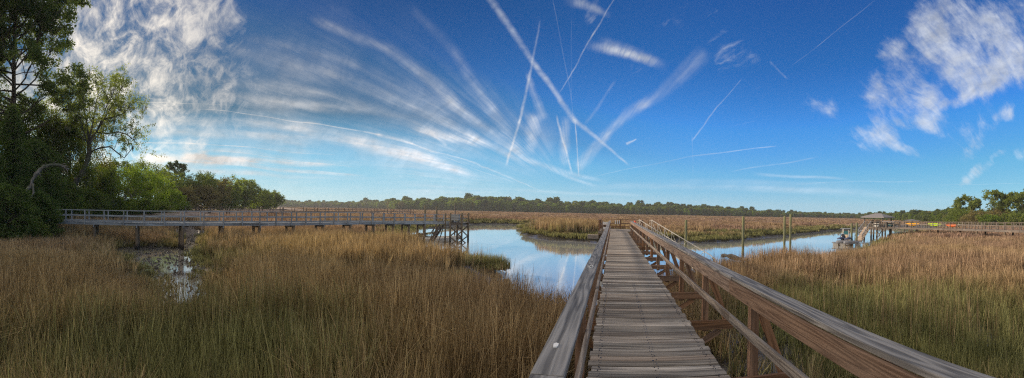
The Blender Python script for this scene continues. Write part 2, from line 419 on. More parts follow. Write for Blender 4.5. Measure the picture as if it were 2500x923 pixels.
def sheet(name, pts, z, m, label, cat='water'):
    me = bpy.data.meshes.new(name); me.from_pydata([(p[0], p[1], z) for p in pts], [], [tuple(range(len(pts)))])
    me.materials.append(m); o = link(bpy.data.objects.new(name, me)); tag(o, label, cat, kind='structure'); return o
sheet('water', [(-60, 8), (500, 8), (500, 330), (-60, 330)], WATER, M['water'], 'calm blue tidal creek reflecting the sky')
c = SMALL.mean(0); sheet('creek_water', [(-62, 2), (-13, 2), (-13, 23), (-24, 26), (-27, 66), (-62, 66)], CREEK, M['creekwater'], 'shallow silvery creek water winding between mud and grass on the left')
for k, q in enumerate(PUD):
    c = q.mean(0); g = [(c + (p - c) * 1.35) for p in q]
    sheet('puddle_water', g, -.13, M['creekwater'], ['small puddle in the green grass beyond the right handrail', 'shallow puddle on the mud beside the boardwalk', 'far small puddle in the green grass on the right'][k])

# ---------------------------------------------------------------- grass tufts
def blades(n, size, w, hmin, hmax, bend, seg, leaf=0.0, lean=.12, seed=1, head=False):
    g = np.random.default_rng(seed)
    nc = max(4, n // 9); cx = (g.random(nc) - .5) * size; cy = (g.random(nc) - .5) * size; ch = g.random(nc); ca = g.random(nc) * 6.283; cr_ = g.random(nc)
    k_ = g.integers(0, nc, n); sg = size / math.sqrt(nc) * .26
    X = cx[k_] + g.normal(size=n) * sg; Y = cy[k_] + g.normal(size=n) * sg
    H = hmin + (hmax - hmin) * (.55 * ch[k_] + .45 * g.random(n) ** .8)
    an = g.random(n) * 2 * np.pi; tw = g.random(n) * 2 * np.pi
    be = bend * (.2 + g.random(n) ** 2 * 1.4) * H; ln = lean * g.normal(size=n) * H
    la = ca[k_] + g.normal(size=n) * .9; ln = np.abs(ln)
    W = w * (.5 + g.random(n)); rd = np.clip(.6 * cr_[k_] + .55 * g.random(n) - .07, 0, 1) ** 1.5
    short = g.random(n) < leaf
    H = np.where(short, H * .55, H); be = np.where(short, be * 2.2 + .1 * H, be); W = np.where(short, W * 1.2, W)
    vs = []; hs = []; rs = []
    for k in range(seg + 1):
        t = k / seg
        px = X + np.cos(an) * be * t ** 2.2 + np.cos(la) * ln * t; py = Y + np.sin(an) * be * t ** 2.2 + np.sin(la) * ln * t
        pz = H * t - np.where(short, .35 * be * t ** 3, .1 * be * t ** 3)
        ww = W * (1 - .85 * t ** 1.5) / 2
        for s in (-1, 1):
            vs.append(np.stack([px + s * np.cos(tw) * ww, py + s * np.sin(tw) * ww, pz], 1)); hs.append(np.full(n, t)); rs.append(rd)
    V = np.stack(vs, 1).reshape(-1, 3); hh = np.stack(hs, 1).ravel(); rv = np.stack(rs, 1).ravel()
    nv = (seg + 1) * 2; base = np.arange(n)[:, None] * nv
    fs = []
    for k in range(seg):
        a = k * 2; fs.append(base + np.array([[a, a + 1, a + 3, a + 2]]))
    return V, np.stack(fs, 1).reshape(-1, 4), {'rnd': rv, 'hgt': hh}
def merge(parts):
    V = []; Fs = []; A = {'rnd': [], 'hgt': []}; o = 0
    for v, f, a in parts:
        V.append(v); Fs.append(f + o); o += len(v)
        for k in A: A[k].append(a[k])
    return np.vstack(V), np.vstack(Fs), {k: np.concatenate(a) for k, a in A.items()}
gcol = bpy.data.collections.new('grass_sources')
GI = {}
def add_src(key, parts, m):
    V, Fq, A = merge(parts); me = np_mesh('grass_tuft', V, Fq, m, A)
    o = bpy.data.objects.new('grass_tuft_%03d' % len(gcol.objects), me); gcol.objects.link(o); GI.setdefault(key, []).append(len(gcol.objects) - 1)
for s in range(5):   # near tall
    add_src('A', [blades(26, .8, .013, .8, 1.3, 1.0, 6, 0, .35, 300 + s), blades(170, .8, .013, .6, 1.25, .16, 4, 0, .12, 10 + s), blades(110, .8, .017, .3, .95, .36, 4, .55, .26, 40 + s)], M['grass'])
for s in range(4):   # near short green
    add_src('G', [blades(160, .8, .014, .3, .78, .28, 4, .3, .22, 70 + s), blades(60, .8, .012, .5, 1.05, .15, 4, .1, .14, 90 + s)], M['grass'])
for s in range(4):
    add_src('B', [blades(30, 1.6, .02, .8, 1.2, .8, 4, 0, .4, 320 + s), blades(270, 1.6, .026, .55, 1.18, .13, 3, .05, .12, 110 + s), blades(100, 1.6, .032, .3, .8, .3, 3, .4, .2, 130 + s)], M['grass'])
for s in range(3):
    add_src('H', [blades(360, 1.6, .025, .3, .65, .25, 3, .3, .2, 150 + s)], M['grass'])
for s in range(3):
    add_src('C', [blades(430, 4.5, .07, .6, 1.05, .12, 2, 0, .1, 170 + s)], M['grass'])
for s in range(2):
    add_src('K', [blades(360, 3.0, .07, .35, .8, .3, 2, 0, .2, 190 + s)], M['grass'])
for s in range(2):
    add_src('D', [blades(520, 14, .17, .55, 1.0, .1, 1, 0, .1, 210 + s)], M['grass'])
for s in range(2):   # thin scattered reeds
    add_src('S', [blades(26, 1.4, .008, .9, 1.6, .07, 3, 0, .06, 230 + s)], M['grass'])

def scatter(name, P, rot, scl, idx, attrs, src, label, cat):
    me = bpy.data.meshes.new(name); me.vertices.add(len(P)); me.vertices.foreach_set('co', P.astype(np.float32).ravel())
    a = me.attributes.new('rot', 'FLOAT_VECTOR', 'POINT'); a.data.foreach_set('vector', rot.astype(np.float32).ravel())
    a = me.attributes.new('scl', 'FLOAT_VECTOR', 'POINT'); a.data.foreach_set('vector', scl.astype(np.float32).ravel())
    a = me.attributes.new('idx', 'INT', 'POINT'); a.data.foreach_set('value', idx.astype(np.int32))
    for k, v in attrs.items():
        a = me.attributes.new(k, 'FLOAT', 'POINT'); a.data.foreach_set('value', v.astype(np.float32))
    o = link(bpy.data.objects.new(name, me)); tag(o, label, cat, kind='stuff')
    ng = bpy.data.node_groups.new(name + '_nodes', 'GeometryNodeTree')
    ng.interface.new_socket('Geometry', in_out='INPUT', socket_type='NodeSocketGeometry'); ng.interface.new_socket('Geometry', in_out='OUTPUT', socket_type='NodeSocketGeometry')
    N = ng.nodes; L = ng.links
    gi = N.new('NodeGroupInput'); go = N.new('NodeGroupOutput'); io = N.new('GeometryNodeInstanceOnPoints'); ci = N.new('GeometryNodeCollectionInfo')
    ci.inputs['Collection'].default_value = src; ci.inputs['Separate Children'].default_value = True; ci.inputs['Reset Children'].default_value = True
    def na(n, ty):
        x = N.new('GeometryNodeInputNamedAttribute'); x.data_type = ty; x.inputs[0].default_value = n
        return [s for s in x.outputs if s.enabled and s.name == 'Attribute'][0]
    er = N.new('FunctionNodeEulerToRotation'); L.new(na('rot', 'FLOAT_VECTOR'), er.inputs[0])
    io.inputs['Pick Instance'].default_value = True
    L.new(gi.outputs[0], io.inputs['Points']); L.new(ci.outputs[0], io.inputs['Instance']); L.new(na('idx', 'INT'), io.inputs['Instance Index'])
    L.new(er.outputs[0], io.inputs['Rotation']); L.new(na('scl', 'FLOAT_VECTOR'), io.inputs['Scale']); L.new(io.outputs[0], go.inputs[0])
    md = o.modifiers.new('scatter', 'NODES'); md.node_group = ng
    return o

def grid_pts(r0, r1, step, a0=-112, a1=92, jit=.45):
    n = int(r1 / step) + 1
    gx, gy = np.meshgrid(np.arange(-n, n + 1) * step, np.arange(-n, n + 1) * step)
    P = np.stack([gx.ravel(), gy.ravel()], 1) + (NR.random((gx.size, 2)) - .5) * step * 2 * jit
    r = np.hypot(P[:, 0], P[:, 1]); a = np.degrees(np.arctan2(P[:, 0], P[:, 1]))
    return P[(r >= r0) & (r < r1) & (a > a0) & (a < a1)]
def blob(P, x, D, rad):
    c = at_d(x, D); return np.exp(-((P[:, 0] - c.x) ** 2 + (P[:, 1] - c.y) ** 2) / rad ** 2)
def green_zone(P, z, sd, s2, s3):
    g = .10 + (fbm(P[:, 0] * .16 + 9, P[:, 1] * .16 + 4, 4) - .5) * 1.1
    for x, D, rad, k in ((2250, 12, 4.5, .85), (2080, 16, 5, .8), (2350, 8, 3.5, .7), (2150, 9, 3, .5), (1980, 13, 3, .35), (560, 13, 4, .35), (520, 8, 4, .3), (450, 22, 6, .6), (100, 7, 4, .25), (850, 7, 3, .25), (1120, 27, 4, .7), (800, 8, 3, .2)):
        g = g + k * blob(P, x, D, rad)
    for x, D, rad, k in ((1150, 9, 4, .4), (1000, 15, 6, .4), (750, 18, 6, .5), (200, 14, 5, .4), (1850, 18, 5, .4), (2300, 28, 9, .8), (1300, 8, 3, .35), (2450, 20, 8, .4), (650, 11, 3, .2)):
        g = g - k * blob(P, x, D, rad)
    edge = np.interp(z, [-.6, -.15], [.8, 0]); g = g + edge
    return np.clip(g, 0, 1)
PTS = []
def add(P, keys_tan, keys_green, dens, hs=(1, 1), far=False, sink=.0):
    z, sd, s2, s3 = terrain(P)
    r = np.hypot(P[:, 0], P[:, 1])
    g = green_zone(P, z, sd, s2, s3)
    if not far: g = g
    if far: g = np.clip((fbm(P[:, 0] * .03, P[:, 1] * .03, 3) - .5) * .8 + np.interp(z, [-.7, -.2], [.9, 0]) + np.interp(sd, [0, 3, 7], [.3, .15, 0]), 0, 1)
    lim = -.86 if not far else -.95
    keep = (z > lim) & (NR.random(len(P)) < dens)
    keep &= ~((s2 < .35) & (NR.random(len(P)) > .05)) & ((s3 > .35) | (NR.random(len(P)) < .12))
    keep &= (sdist(P, BANK) > -1)
    keep &= ~((P[:, 0] > -.75) & (P[:, 0] < 1.62) & (P[:, 1] < 40) & (P[:, 1] > -3))
    for q in PUD: keep &= (sdist(P, q) > -.1) | (NR.random(len(P)) < .08)
    keep &= ~((P[:, 0] > 0) & (P[:, 0] < 3.6) & (P[:, 1] < 11) & (NR.random(len(P)) < .72))
    P = P[keep]; z = z[keep]; g = g[keep]; r = r[keep]; sd = sd[keep]; n = len(P)
    isg = (g + NR.normal(size=n) * .12) > .52
    kt = np.array(GI[keys_tan]); kg = np.array(GI[keys_green])
    idx = np.where(isg, kg[NR.integers(0, len(kg), n)], kt[NR.integers(0, len(kt), n)])
    h = .82 + .36 * fbm(P[:, 0] * .5 + 3, P[:, 1] * .5, 3) + NR.normal(size=n) * .05
    h = h * np.interp(z, [-.8, -.3, 0], [.7, .85, 1.0]) * (.62 + .76 * fbm(P[:, 0] * .15 + 71, P[:, 1] * .15 + 13, 3)) * (.85 + .3 * vnoise(P[:, 0] * .8 + 5, P[:, 1] * .8))
    low = 0
    for x_, D_, rad_, k_ in ((445, 12.5, 2.6, .62), (420, 17, 3.2, .45), (330, 27, 4, .4), (360, 36, 6, .3), (1960, 9, 2.4, .25), (2060, 17, 2.5, .4), (1180, 17, 3, .5), (1000, 17, 3, .3)): low = low + k_ * blob(P, x_, D_, rad_)
    for x_, D_, rad_, k_ in ((700, 13, 5, .22), (1000, 11, 4, .18), (900, 26, 6, .2), (1250, 8, 3, .22), (1330, 10, 2.5, .2), (620, 10, 4, .15)): low = low - k_ * blob(P, x_, D_, rad_)
    h = h * (1 - np.clip(low, -.3, .7))
    if keys_tan == 'D': h = h * .55
    warm = np.clip(.10 + (fbm(P[:, 0] * .09 + 50, P[:, 1] * .09, 3) - .5) * 1.3 + np.clip((r - 15) / 50, 0, .7) + .6 * np.exp(-((P[:, 0] - 12) ** 2 + (P[:, 1] - 20) ** 2) / 150), 0, 1)
    rot = np.column_stack([NR.normal(size=n) * .03, NR.normal(size=n) * .03, NR.random(n) * 6.283])
    sxy = 1.15 + NR.random(n) * .15
    PTS.append((np.column_stack([P, z - sink]), rot, np.column_stack([sxy, sxy, h]), idx, g, warm))
add(grid_pts(1.2, 9.5, .52), 'A', 'G', .95)
add(grid_pts(9.5, 17, .66), 'A', 'G', .93)
add(grid_pts(16, 48, 1.25, -100, 75), 'B', 'H', .93)
add(grid_pts(47, 135, 3.1, -92, 70), 'C', 'K', .95, far=True)
add(grid_pts(132, 620, 13.5, -88, 66), 'D', 'D', .97, far=True)
def band(P, lo, hi, key, dens, hmul, zone, r_hi=150, far=False):
    """extra tufts along the creek edge"""
    z, sd, s2, s3 = terrain(P); r = np.hypot(P[:, 0], P[:, 1])
    k = (z > lo) & (z < hi) & (sd < 12) & (NR.random(len(P)) < dens) & ~((P[:, 0] > -.8) & (P[:, 0] < 1.7) & (P[:, 1] < 40)) & (sdist(P, BANK) > 1)
    P = P[k]; z = z[k]; n = len(P)
    if not n: return
    kk = np.array(GI[key]); s = NR.random(n) * .3 + .9
    PTS.append((np.column_stack([P, z]), np.column_stack([np.zeros(n), np.zeros(n), NR.random(n) * 6.28]), np.column_stack([s, s, s * hmul]), kk[NR.integers(0, len(kk), n)],
                np.clip(zone + NR.normal(size=n) * .15, 0, 1), np.full(n, .3)))
band(grid_pts(9, 34, .8), -.8, .2, 'S', .5, 1.0, .1)
band(grid_pts(20, 52, 1.1), -.86, -.3, 'H', .5, 1.0, .85)
band(grid_pts(45, 150, 2.0), -1.0, -.25, 'K', .75, .95, .85)
isl = grid_pts(55, 125, 2.0, -18, 2)
isl = isl[(blob(isl, 1370, 74, 14) + blob(isl, 1420, 70, 12)) > .35]
band(isl, -.35, .4, 'C', .9, 1.55, .12)
# the lone tuft on the mud point
c = at_z(1198, 654, -.75); n = 16
PTS.append((np.column_stack([c.x + NR.normal(size=n) * .45, c.y + NR.normal(size=n) * .5, np.full(n, -.85)]), np.column_stack([np.zeros(n), np.zeros(n), NR.random(n) * 6]),
            np.column_stack([np.full(n, .55), np.full(n, .55), 1.2 + NR.random(n) * .7]), np.array(GI['H'])[NR.integers(0, 3, n)], np.full(n, .95), np.zeros(n)))
A = [np.concatenate([p[k] for p in PTS]) for k in range(6)]
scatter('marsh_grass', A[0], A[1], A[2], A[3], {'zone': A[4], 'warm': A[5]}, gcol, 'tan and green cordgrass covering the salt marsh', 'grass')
print('grass tufts', len(A[0]))
# oyster clumps and mud lumps in the small creek
g = np.random.default_rng(5); Q = np.column_stack([g.uniform(-40, -12, 9000), g.uniform(6, 50, 9000)])
z, sd, s2, s3 = terrain(Q); k = (s2 < .5) & (z < -.45); Q = Q[k][:450]; z = z[k][:450]
mb = MB()
for (x, y), zz in zip(Q, z):
    for q in range(3):
        a = g.random() * 6.28; s = .04 + g.random() * .10
        p = Vector((x + g.normal() * .12, y + g.normal() * .12, max(zz, CREEK) - .02))
        mb.tube([p, p + Vector((math.cos(a) * s, math.sin(a) * s, s * (.3 + g.random() * .8)))], [s * .55, s * .2], 4)
o = mb.build('oyster_shells', M['shell']); tag(o, 'oyster shell clumps scattered over the wet creek mud', 'oyster shells', kind='stuff')
# ---------------------------------------------------------------- near boardwalk
bw = empty('boardwalk', (0, 16, 0)); tag(bw, 'weathered wooden boardwalk leading straight out to the creek from the viewer', 'boardwalk')
OFF = Vector((0, -16, 0))
def bld(mb, name, m, parent=bw, off=(0, -16, 0), **kw):
    o = mb.build(name, m, parent, **kw)
    if off is not None:
        o.matrix_parent_inverse = Matrix.Translation(Vector(off))
    return o
END = 33.0
mb = MB(); y = -3.5
while y < END:
    w = .135 + R.uniform(-.007, .004); j = R.uniform(-.02, .02); k = R.uniform(-.02, .02); dz = R.uniform(-.004, .004); an = R.uniform(-.008, .008)
    mb.beam((-.20 + j, y - an, DECK - .019 + dz), (1.085 + k, y + an, DECK - .019 + dz), w, .038, roll=R.uniform(-.03, .03)); y += .1455
bld(mb, 'decking', M['deck'], bevel=.005)
def segs(x, z, w, h, name, m, L=4.4, y0=-4.0, up=(0, 0, 1), bev=.006, jit=.004):
    mb = MB(); y = y0
    while y < END - .3:
        y1 = min(y + L, END)
        mb.beam((x + R.uniform(-jit, jit), y, z + R.uniform(-jit, jit)), (x + R.uniform(-jit, jit), y1 - .004, z + R.uniform(-jit, jit)), w, h, up); y = y1
    return bld(mb, name, m, bevel=bev)
segs(1.40, 2.281, .165, .038, 'cap_rail', M['cap'], 4.4, -4.2)
segs(1.318, 2.185, .038, .148, 'rail_board', M['face'], 4.4, -4.2)
segs(1.318, 1.835, .038, .088, 'mid_rail', M['midrail'], 4.4, -4.2)
segs(-.268, 2.281, .150, .038, 'cap_rail', M['cap'], 4.4, -2.6)
segs(-.222, 1.835, .038, .088, 'mid_rail', M['midrail'], 4.4, -2.6)
for x in (-.12, .44, 1.0): segs(x, DECK - .038 - .095, .04, .185, 'stringer', M['post'], 4.4, bev=0)
t = 1.78 - 2.21 * 2; ty = []
while t < END: ty.append(t); t += 2.21
for n_, t in enumerate(ty):
    mb = MB(); mb.beam((1.382, t, 1.26), (1.382, t, 2.262), .088, .088, (0, 1, 0)); bld(mb, 'post', M['post'], bevel=.004)
    mb = MB(); mb.beam((-.287, t, 1.26), (-.287, t, 2.262), .088, .088, (0, 1, 0)); bld(mb, 'post', M['post'], bevel=.004)
    mb = MB(); mb.beam((1.74, t + .065, 1.36), (1.42, t + .065, 2.20), .088, .038, (0, 1, 0)); bld(mb, 'brace', M['post'], bevel=0)
    mb = MB(); mb.beam((-.60, t + .065, 1.36), (-.325, t + .065, 2.20), .088, .038, (0, 1, 0)); bld(mb, 'brace', M['post'], bevel=0)
    mb = MB(); mb.beam((-.68, t - .068, 1.36), (1.80, t - .068, 1.36), .038, .135); bld(mb, 'cross_beam', M['post'], bevel=.004)
    mb = MB(); mb.beam((1.1, t - .02, .95), (1.62, t - .02, 1.27), .038, .088); bld(mb, 'knee_brace', M['post'])
    mb = MB(); mb.beam((-.1, t - .02, .95), (-.55, t - .02, 1.27), .038, .088); bld(mb, 'knee_brace', M['post'])
    if n_ % 2 == 0:
        for x in (-.03, .93):
            mb = MB(); mb.tube([(x, t + .12, -2.6), (x, t + .12, 1.27)], [.13, .12], 12); bld(mb, 'piling', M['piling'], smooth=False)
mb = MB(); y = .4
while y < 9:
    for x in (-.12, -.10, .43, .46, .99, 1.01):
        xx = x + R.uniform(-.008, .008); yy = y + R.uniform(-.045, .045)
        mb.tube([(xx, yy, DECK - .003), (xx, yy, DECK + .0045)], .0055, 6)
    y += .1455 / 2
o = bld(mb, 'nail_heads', M['black']); o['kind'] = 'stuff'
# bird droppings on the left cap
def smear(pts, cx, cy):
    mb = MB(); n = len(pts)
    pts = [(a * .75, b * .75) for a, b in pts]; top = [(cx + a, cy + b, 2.304) for a, b in pts]; bot = [(cx + a, cy + b, 2.298) for a, b in pts]
    mb.face(top, [(0, 0)] * n, .5)
    for i in range(n): mb.face([bot[i], bot[(i + 1) % n], top[(i + 1) % n], top[i]], [(0, 0)] * 4, .5)
    bld(mb, 'dropping', M['dropping'])
p = at_z(1357, 843, 2.30); smear([(-.012, -.05), (.010, -.045), (.018, -.01), (.016, .03), (-.004, .045), (-.018, .02), (-.016, -.01)], p.x, p.y)
p = at_z(1443, 651, 2.30)
for q in range(7):
    a = q * .9 + .3; smear([(-.009, -.02), (.009, -.025), (.012, .02), (-.008, .022)], p.x + math.cos(a) * .025, p.y + math.sin(a) * .11)

# ---------------------------------------------------------------- pierhead at the boardwalk's end
ph = empty('pierhead', (.6, 35, 0)); tag(ph, 'square wooden pierhead with brown railings at the far end of the boardwalk', 'pier')
b2 = lambda mb, name, m, parent=ph, **kw: bld(mb, name, m, parent, (-.6, -35, 0), **kw)
mb = MB(); y = END + .03
while y < 37.4: mb.beam((-1.15, y, DECK - .021), (2.5, y, DECK - .021), .138, .038); y += .1455
b2(mb, 'decking', M['deck'])
for a_, b_ in (((-1.16, END, 1.36), (-1.16, 37.5, 1.36)), ((2.51, END, 1.36), (2.51, 37.5, 1.36)), ((-1.13, END - .02, 1.36), (-.80, END - .02, 1.36))):
    mb = MB(); mb.beam(a_, b_, .045, .19); b2(mb, 'fascia', M['midrail'])
rail_pts = [(-1.1, 33.1), (-1.1, 37.4), (.62, 37.4), (2.45, 37.4), (2.45, 35.6)]
for a, b in zip(rail_pts[:-1], rail_pts[1:]):
    mb = MB(); mb.beam((*a, 2.34), (*b, 2.34), .15, .045); b2(mb, 'cap_rail', M['post'])
    for z in (1.98, 1.70):
        mb = MB(); mb.beam((*a, z), (*b, z), .04, .09); b2(mb, 'mid_rail', M['post'])
for a in [(-1.1, 33.1), (-1.1, 35.2), (-1.1, 37.4), (.62, 37.4), (2.45, 37.4), (2.45, 35.6)]:
    mb = MB(); mb.beam((*a, 1.2), (*a, 2.33), .1, .1, (0, 1, 0)); b2(mb, 'post', M['post'])
for x in (-1.0, .7, 2.4):
    for y in (33.6, 37.1):
        mb = MB(); mb.tube([(x, y, -2.6), (x, y, 1.3)], [.14, .13], 10); b2(mb, 'piling', M['piling'])
mb = MB(); mb.box((-1.55, 33.3, 1.02), (.85, .9, .30)); o = b2(mb, 'step_platform', M['midrail'])
# bench and notices on the left side of the pierhead
bn = empty('bench', (-.62, 34.5, DECK)); tag(bn, 'low wooden bench against the left railing of the pierhead', 'bench')
mb = MB(); mb.box((0, 0, .44), (.4, 2.0, .045)); mb.build('seat', M['midrail'], bn)
for y in (-.8, .8):
    mb = MB(); mb.box((0, y, .21), (.34, .08, .42)); mb.build('leg', M['post'], bn)
for z, w in ((2.12, .40), (1.72, .34)):
    p = at_d(1478, 33.0, z)
    mb = MB(); mb.box((-.60, 33.06, z), (w, .03, .16)); mb.box((-.60 - w / 2, 33.06, z), (.03, .05, .22)); mb.box((-.60 + w / 2, 33.06, z), (.03, .05, .22))
    o = mb.build('notice_board', M['white']); tag(o, 'small white notice board, %s of the two on the pierhead corner' % ('upper' if z > 2 else 'lower'), 'sign', 'notice boards on the pierhead')
# gangway corner post carrying the boards
mb = MB(); mb.beam((-.86, 33.1, 1.2), (-.86, 33.1, 2.32), .09, .09, (0, 1, 0)); b2(mb, 'post', M['post'])
# rod holders on the far rail
rh = empty('rod_holder', (.35, 37.32, 2.1)); tag(rh, 'white three tube rod holder on the far pierhead railing', 'rod holder')
for k in range(3):
    mb = MB(); mb.tube([(k * .17 - .17, -.06, -.16), (k * .17 - .17, -.06, .16)], .035, 8); mb.build('tube', M['white'], rh)
mb = MB(); mb.box((0, -.01, 0), (.5, .03, .08)); mb.build('backing', M['black'], rh)
mb = MB(); mb.tube([(1.83, 36.2, 2.28), (1.83, 36.2, 2.06)], [.03, .12], 10); mb.tube([(1.83, 36.2, 2.06), (1.83, 36.2, 1.90)], .12, 10); mb.tube([(1.83, 36.2, 1.50), (1.83, 36.2, 1.92)], .03, 6)
o = mb.build('life_buoy', M['red']); tag(o, 'small red buoy standing near the top of the gangway', 'buoy')

# ---------------------------------------------------------------- truss gangway
gw = empty('gangway', (2.6, 34.6, 1.5)); tag(gw, 'light metal truss gangway sloping from the pierhead down to the water', 'gangway')
A0 = Vector((2.55, 34.6, 1.45)); A1 = at_z(1735, 640, -.55); A1.z = -.72; A1 = Vector((A1.x, A1.y, -.78))
A1 = at_d(1732, 27.5, -.85)
dv = (A1 - A0); L = dv.length; dn = dv.normalized(); sd_ = dn.cross(Vector((0, 0, 1))).normalized(); hw = .55
bg = lambda mb, name, **kw: bld(mb, name, M['alu'], gw, tuple(-Vector((2.6, 34.6, 1.5))), **kw)
NS = 8
for s in (-1, 1):
    a = A0 + sd_ * hw * s; b = A1 + sd_ * hw * s; U = Vector((0, 0, .98))
    mb = MB(); mb.beam(a, b, .05, .09); bg(mb, 'bottom_chord')
    mb = MB(); mb.tube([a + Vector((0, 0, .55)) - dn * .12, a + U * .85 - dn * .12, a + U + dn * .12, b + U - dn * .5, b + U * .9 - dn * .12, b + U * .4, b], .032, 6); bg(mb, 'hand_rail')
    for k in range(NS + 1):
        q = a.lerp(b, (k + .15) / (NS + .3)); mb = MB(); mb.tube([q, q + U], .022, 5); bg(mb, 'upright')
        if k < NS:
            q2 = a.lerp(b, (k + 1.15) / (NS + .3)); mb = MB()
            if k < NS / 2: mb.tube([q + U, q2], .018, 5)
            else: mb.tube([q, q2 + U], .018, 5)
            bg(mb, 'diagonal')
mb = MB(); mb.beam(A0, A1, hw * 1.9, .04); bg(mb, 'walkway_panel')
fd = empty('floating_dock', (A1.x + .6, A1.y - .8, WATER)); tag(fd, 'low floating dock at the foot of the metal gangway', 'floating dock')
mb = MB()
for k in range(22): mb.beam((-1.5 + k * .147, -1.1, .36), (-1.5 + k * .147, 1.1, .36), .138, .035)
mb.build('decking', M['deck'], fd)
for x in (-1.2, 1.3):
    mb = MB(); mb.box((x, 0, .14), (.55, 2.1, .38)); mb.build('float', M['floatgrey'], fd)

# ---------------------------------------------------------------- free-standing pilings and log
for k, (x, D, ytop, lab) in enumerate(((1675.5, 39, 537, 'green treated piling rising behind the metal gangway'), (1815, 38, 528.5, 'green treated piling with a driftwood log at its foot'),
                                       (1916, 42, 527.5, 'left and shorter piling of the close pair standing in the creek'), (1930.5, 43, 522.5, 'right and taller piling of the close pair standing in the creek'))):
    p = at_d(x, D); zt = at_d(x, D, None, ytop).z
    o = empty('piling', (p.x, p.y, WATER - 1)); tag(o, lab, 'piling', 'green pilings in the creek')
    mb = MB(); mb.tube([(0, 0, 0), (.02, 0, 2), (0.01, .01, zt - WATER + 1 - .03), (0.01, .01, zt - WATER + 1)], [.125, .12, .115, .10], 12); q = mb.build('shaft', M['green_piling'], o)
p = at_d(1790, 36.5)
mb = MB(); mb.tube([at_d(1766, 37, -.62), at_d(1771, 36.8, -.56), at_d(1777, 36.7, -.58), at_d(1786, 36.6, -.62), at_d(1796, 36.9, -.75), at_d(1806, 37.2, -.85), at_d(1817, 37.5, -1.0)], [.17, .16, .11, .24, .23, .15, .10], 9)
o = mb.build('driftwood_log', M['deadwood'], smooth=True); tag(o, 'brown driftwood log lying against a piling in the creek', 'log')
# ---------------------------------------------------------------- long grey dock on the left
def interp(tab, x):
    return float(np.interp(x, [t[0] for t in tab], [t[1] for t in tab]))
DT = [(60, 36), (133, 34.2), (351, 32.5), (600, 34), (697, 36), (881, 41), (1000, 46), (1060, 49), (1140, 52.5)]
RT = [(60, 510.5), (133, 511.7), (351, 515.7), (600, 516.7), (697, 518.7), (881, 519.2), (1031, 523), (1084, 523.7), (1140, 526)]
path = [at_d(x, interp(DT, x), None, interp(RT, x)) for x in range(70, 1141, 10)]
# smooth and resample by length
pts = [Vector(p) for p in path]
for _ in range(30): pts = [pts[0]] + [(pts[i - 1] + pts[i] * 2 + pts[i + 1]) / 4 for i in range(1, len(pts) - 1)] + [pts[-1]]
cum = [0]
for a, b in zip(pts[:-1], pts[1:]): cum.append(cum[-1] + (b - a).length)
def along(s):
    s = max(0, min(cum[-1] - 1e-6, s)); i = max(k for k in range(len(cum)) if cum[k] <= s); i = min(i, len(pts) - 2)
    return pts[i].lerp(pts[i + 1], (s - cum[i]) / (cum[i + 1] - cum[i]))
LT = cum[-1]
def side(s):
    d = along(s + .5) - along(s - .5); d.z = 0; d.normalize(); return Vector((-d.y, d.x, 0))   # away from the viewer
dk = empty('dock', tuple(along(LT / 2) + Vector((0, 0, -1)))); tag(dk, 'long silver grey dock on pilings crossing the left side of the marsh', 'dock')
def bd(mb, name, m, root=dk, **kw): return bld(mb, name, m, root, tuple(-root.location), **kw)
WD = 1.35; RAILH = .92
NSEG = int(LT / 3.1)
for wside, off in ((0, 0.0), (1, WD)):
    def q(s, z): p = along(s) + side(s) * off; return Vector((p.x, p.y, p.z + z))
    for name, z, w, h in (('cap_rail', 0, .14, .04), ('mid_rail', -.42, .04, .09), ('kick_rail', -.83, .04, .09), ('stringer', -1.03, .05, .20)):
        mb = MB()
        for k in range(NSEG): mb.beam(q(k * LT / NSEG, z), q((k + 1) * LT / NSEG, z), w, h)
        bd(mb, name, M['grey'])
    s = .4
    while s < LT - .2:
        mb = MB(); mb.beam(q(s, -1.12) + side(s) * (-.05 if wside == 0 else .05), q(s, -.02) + side(s) * (-.05 if wside == 0 else .05), .09, .09, side(s)); bd(mb, 'post', M['grey'])
        s += 1.56
mb = MB(); s = 0
while s < LT:
    p = along(s) + Vector((0, 0, -RAILH)); mb.beam(p - side(s) * .04, p + side(s) * (WD + .04), .138, .035); s += .146
bd(mb, 'decking', M['grey'])
ps = []
for x in (228, 335, 444, 543, 636, 720, 793, 858, 915, 962, 1000, 1040):
    best = min((abs(math.atan2(along(s_).x, along(s_).y) * F + X0 - x), s_) for s_ in np.arange(0, LT, .2))[1]
    ps.append(best)
for s in ps:
    for o_ in (.18, WD - .12):
        p = along(s) + side(s) * o_; gz = ground_z(p.x, p.y) - .6
        mb = MB(); mb.tube([(p.x, p.y, gz), (p.x, p.y, p.z - 1.12)], [.15, .13], 10); bd(mb, 'piling', M['piling'])
    mb = MB(); p = along(s); mb.beam(p + side(s) * -.1 + Vector((0, 0, -1.2)), p + side(s) * (WD + .1) + Vector((0, 0, -1.2)), .06, .2); bd(mb, 'cross_beam', M['grey'])
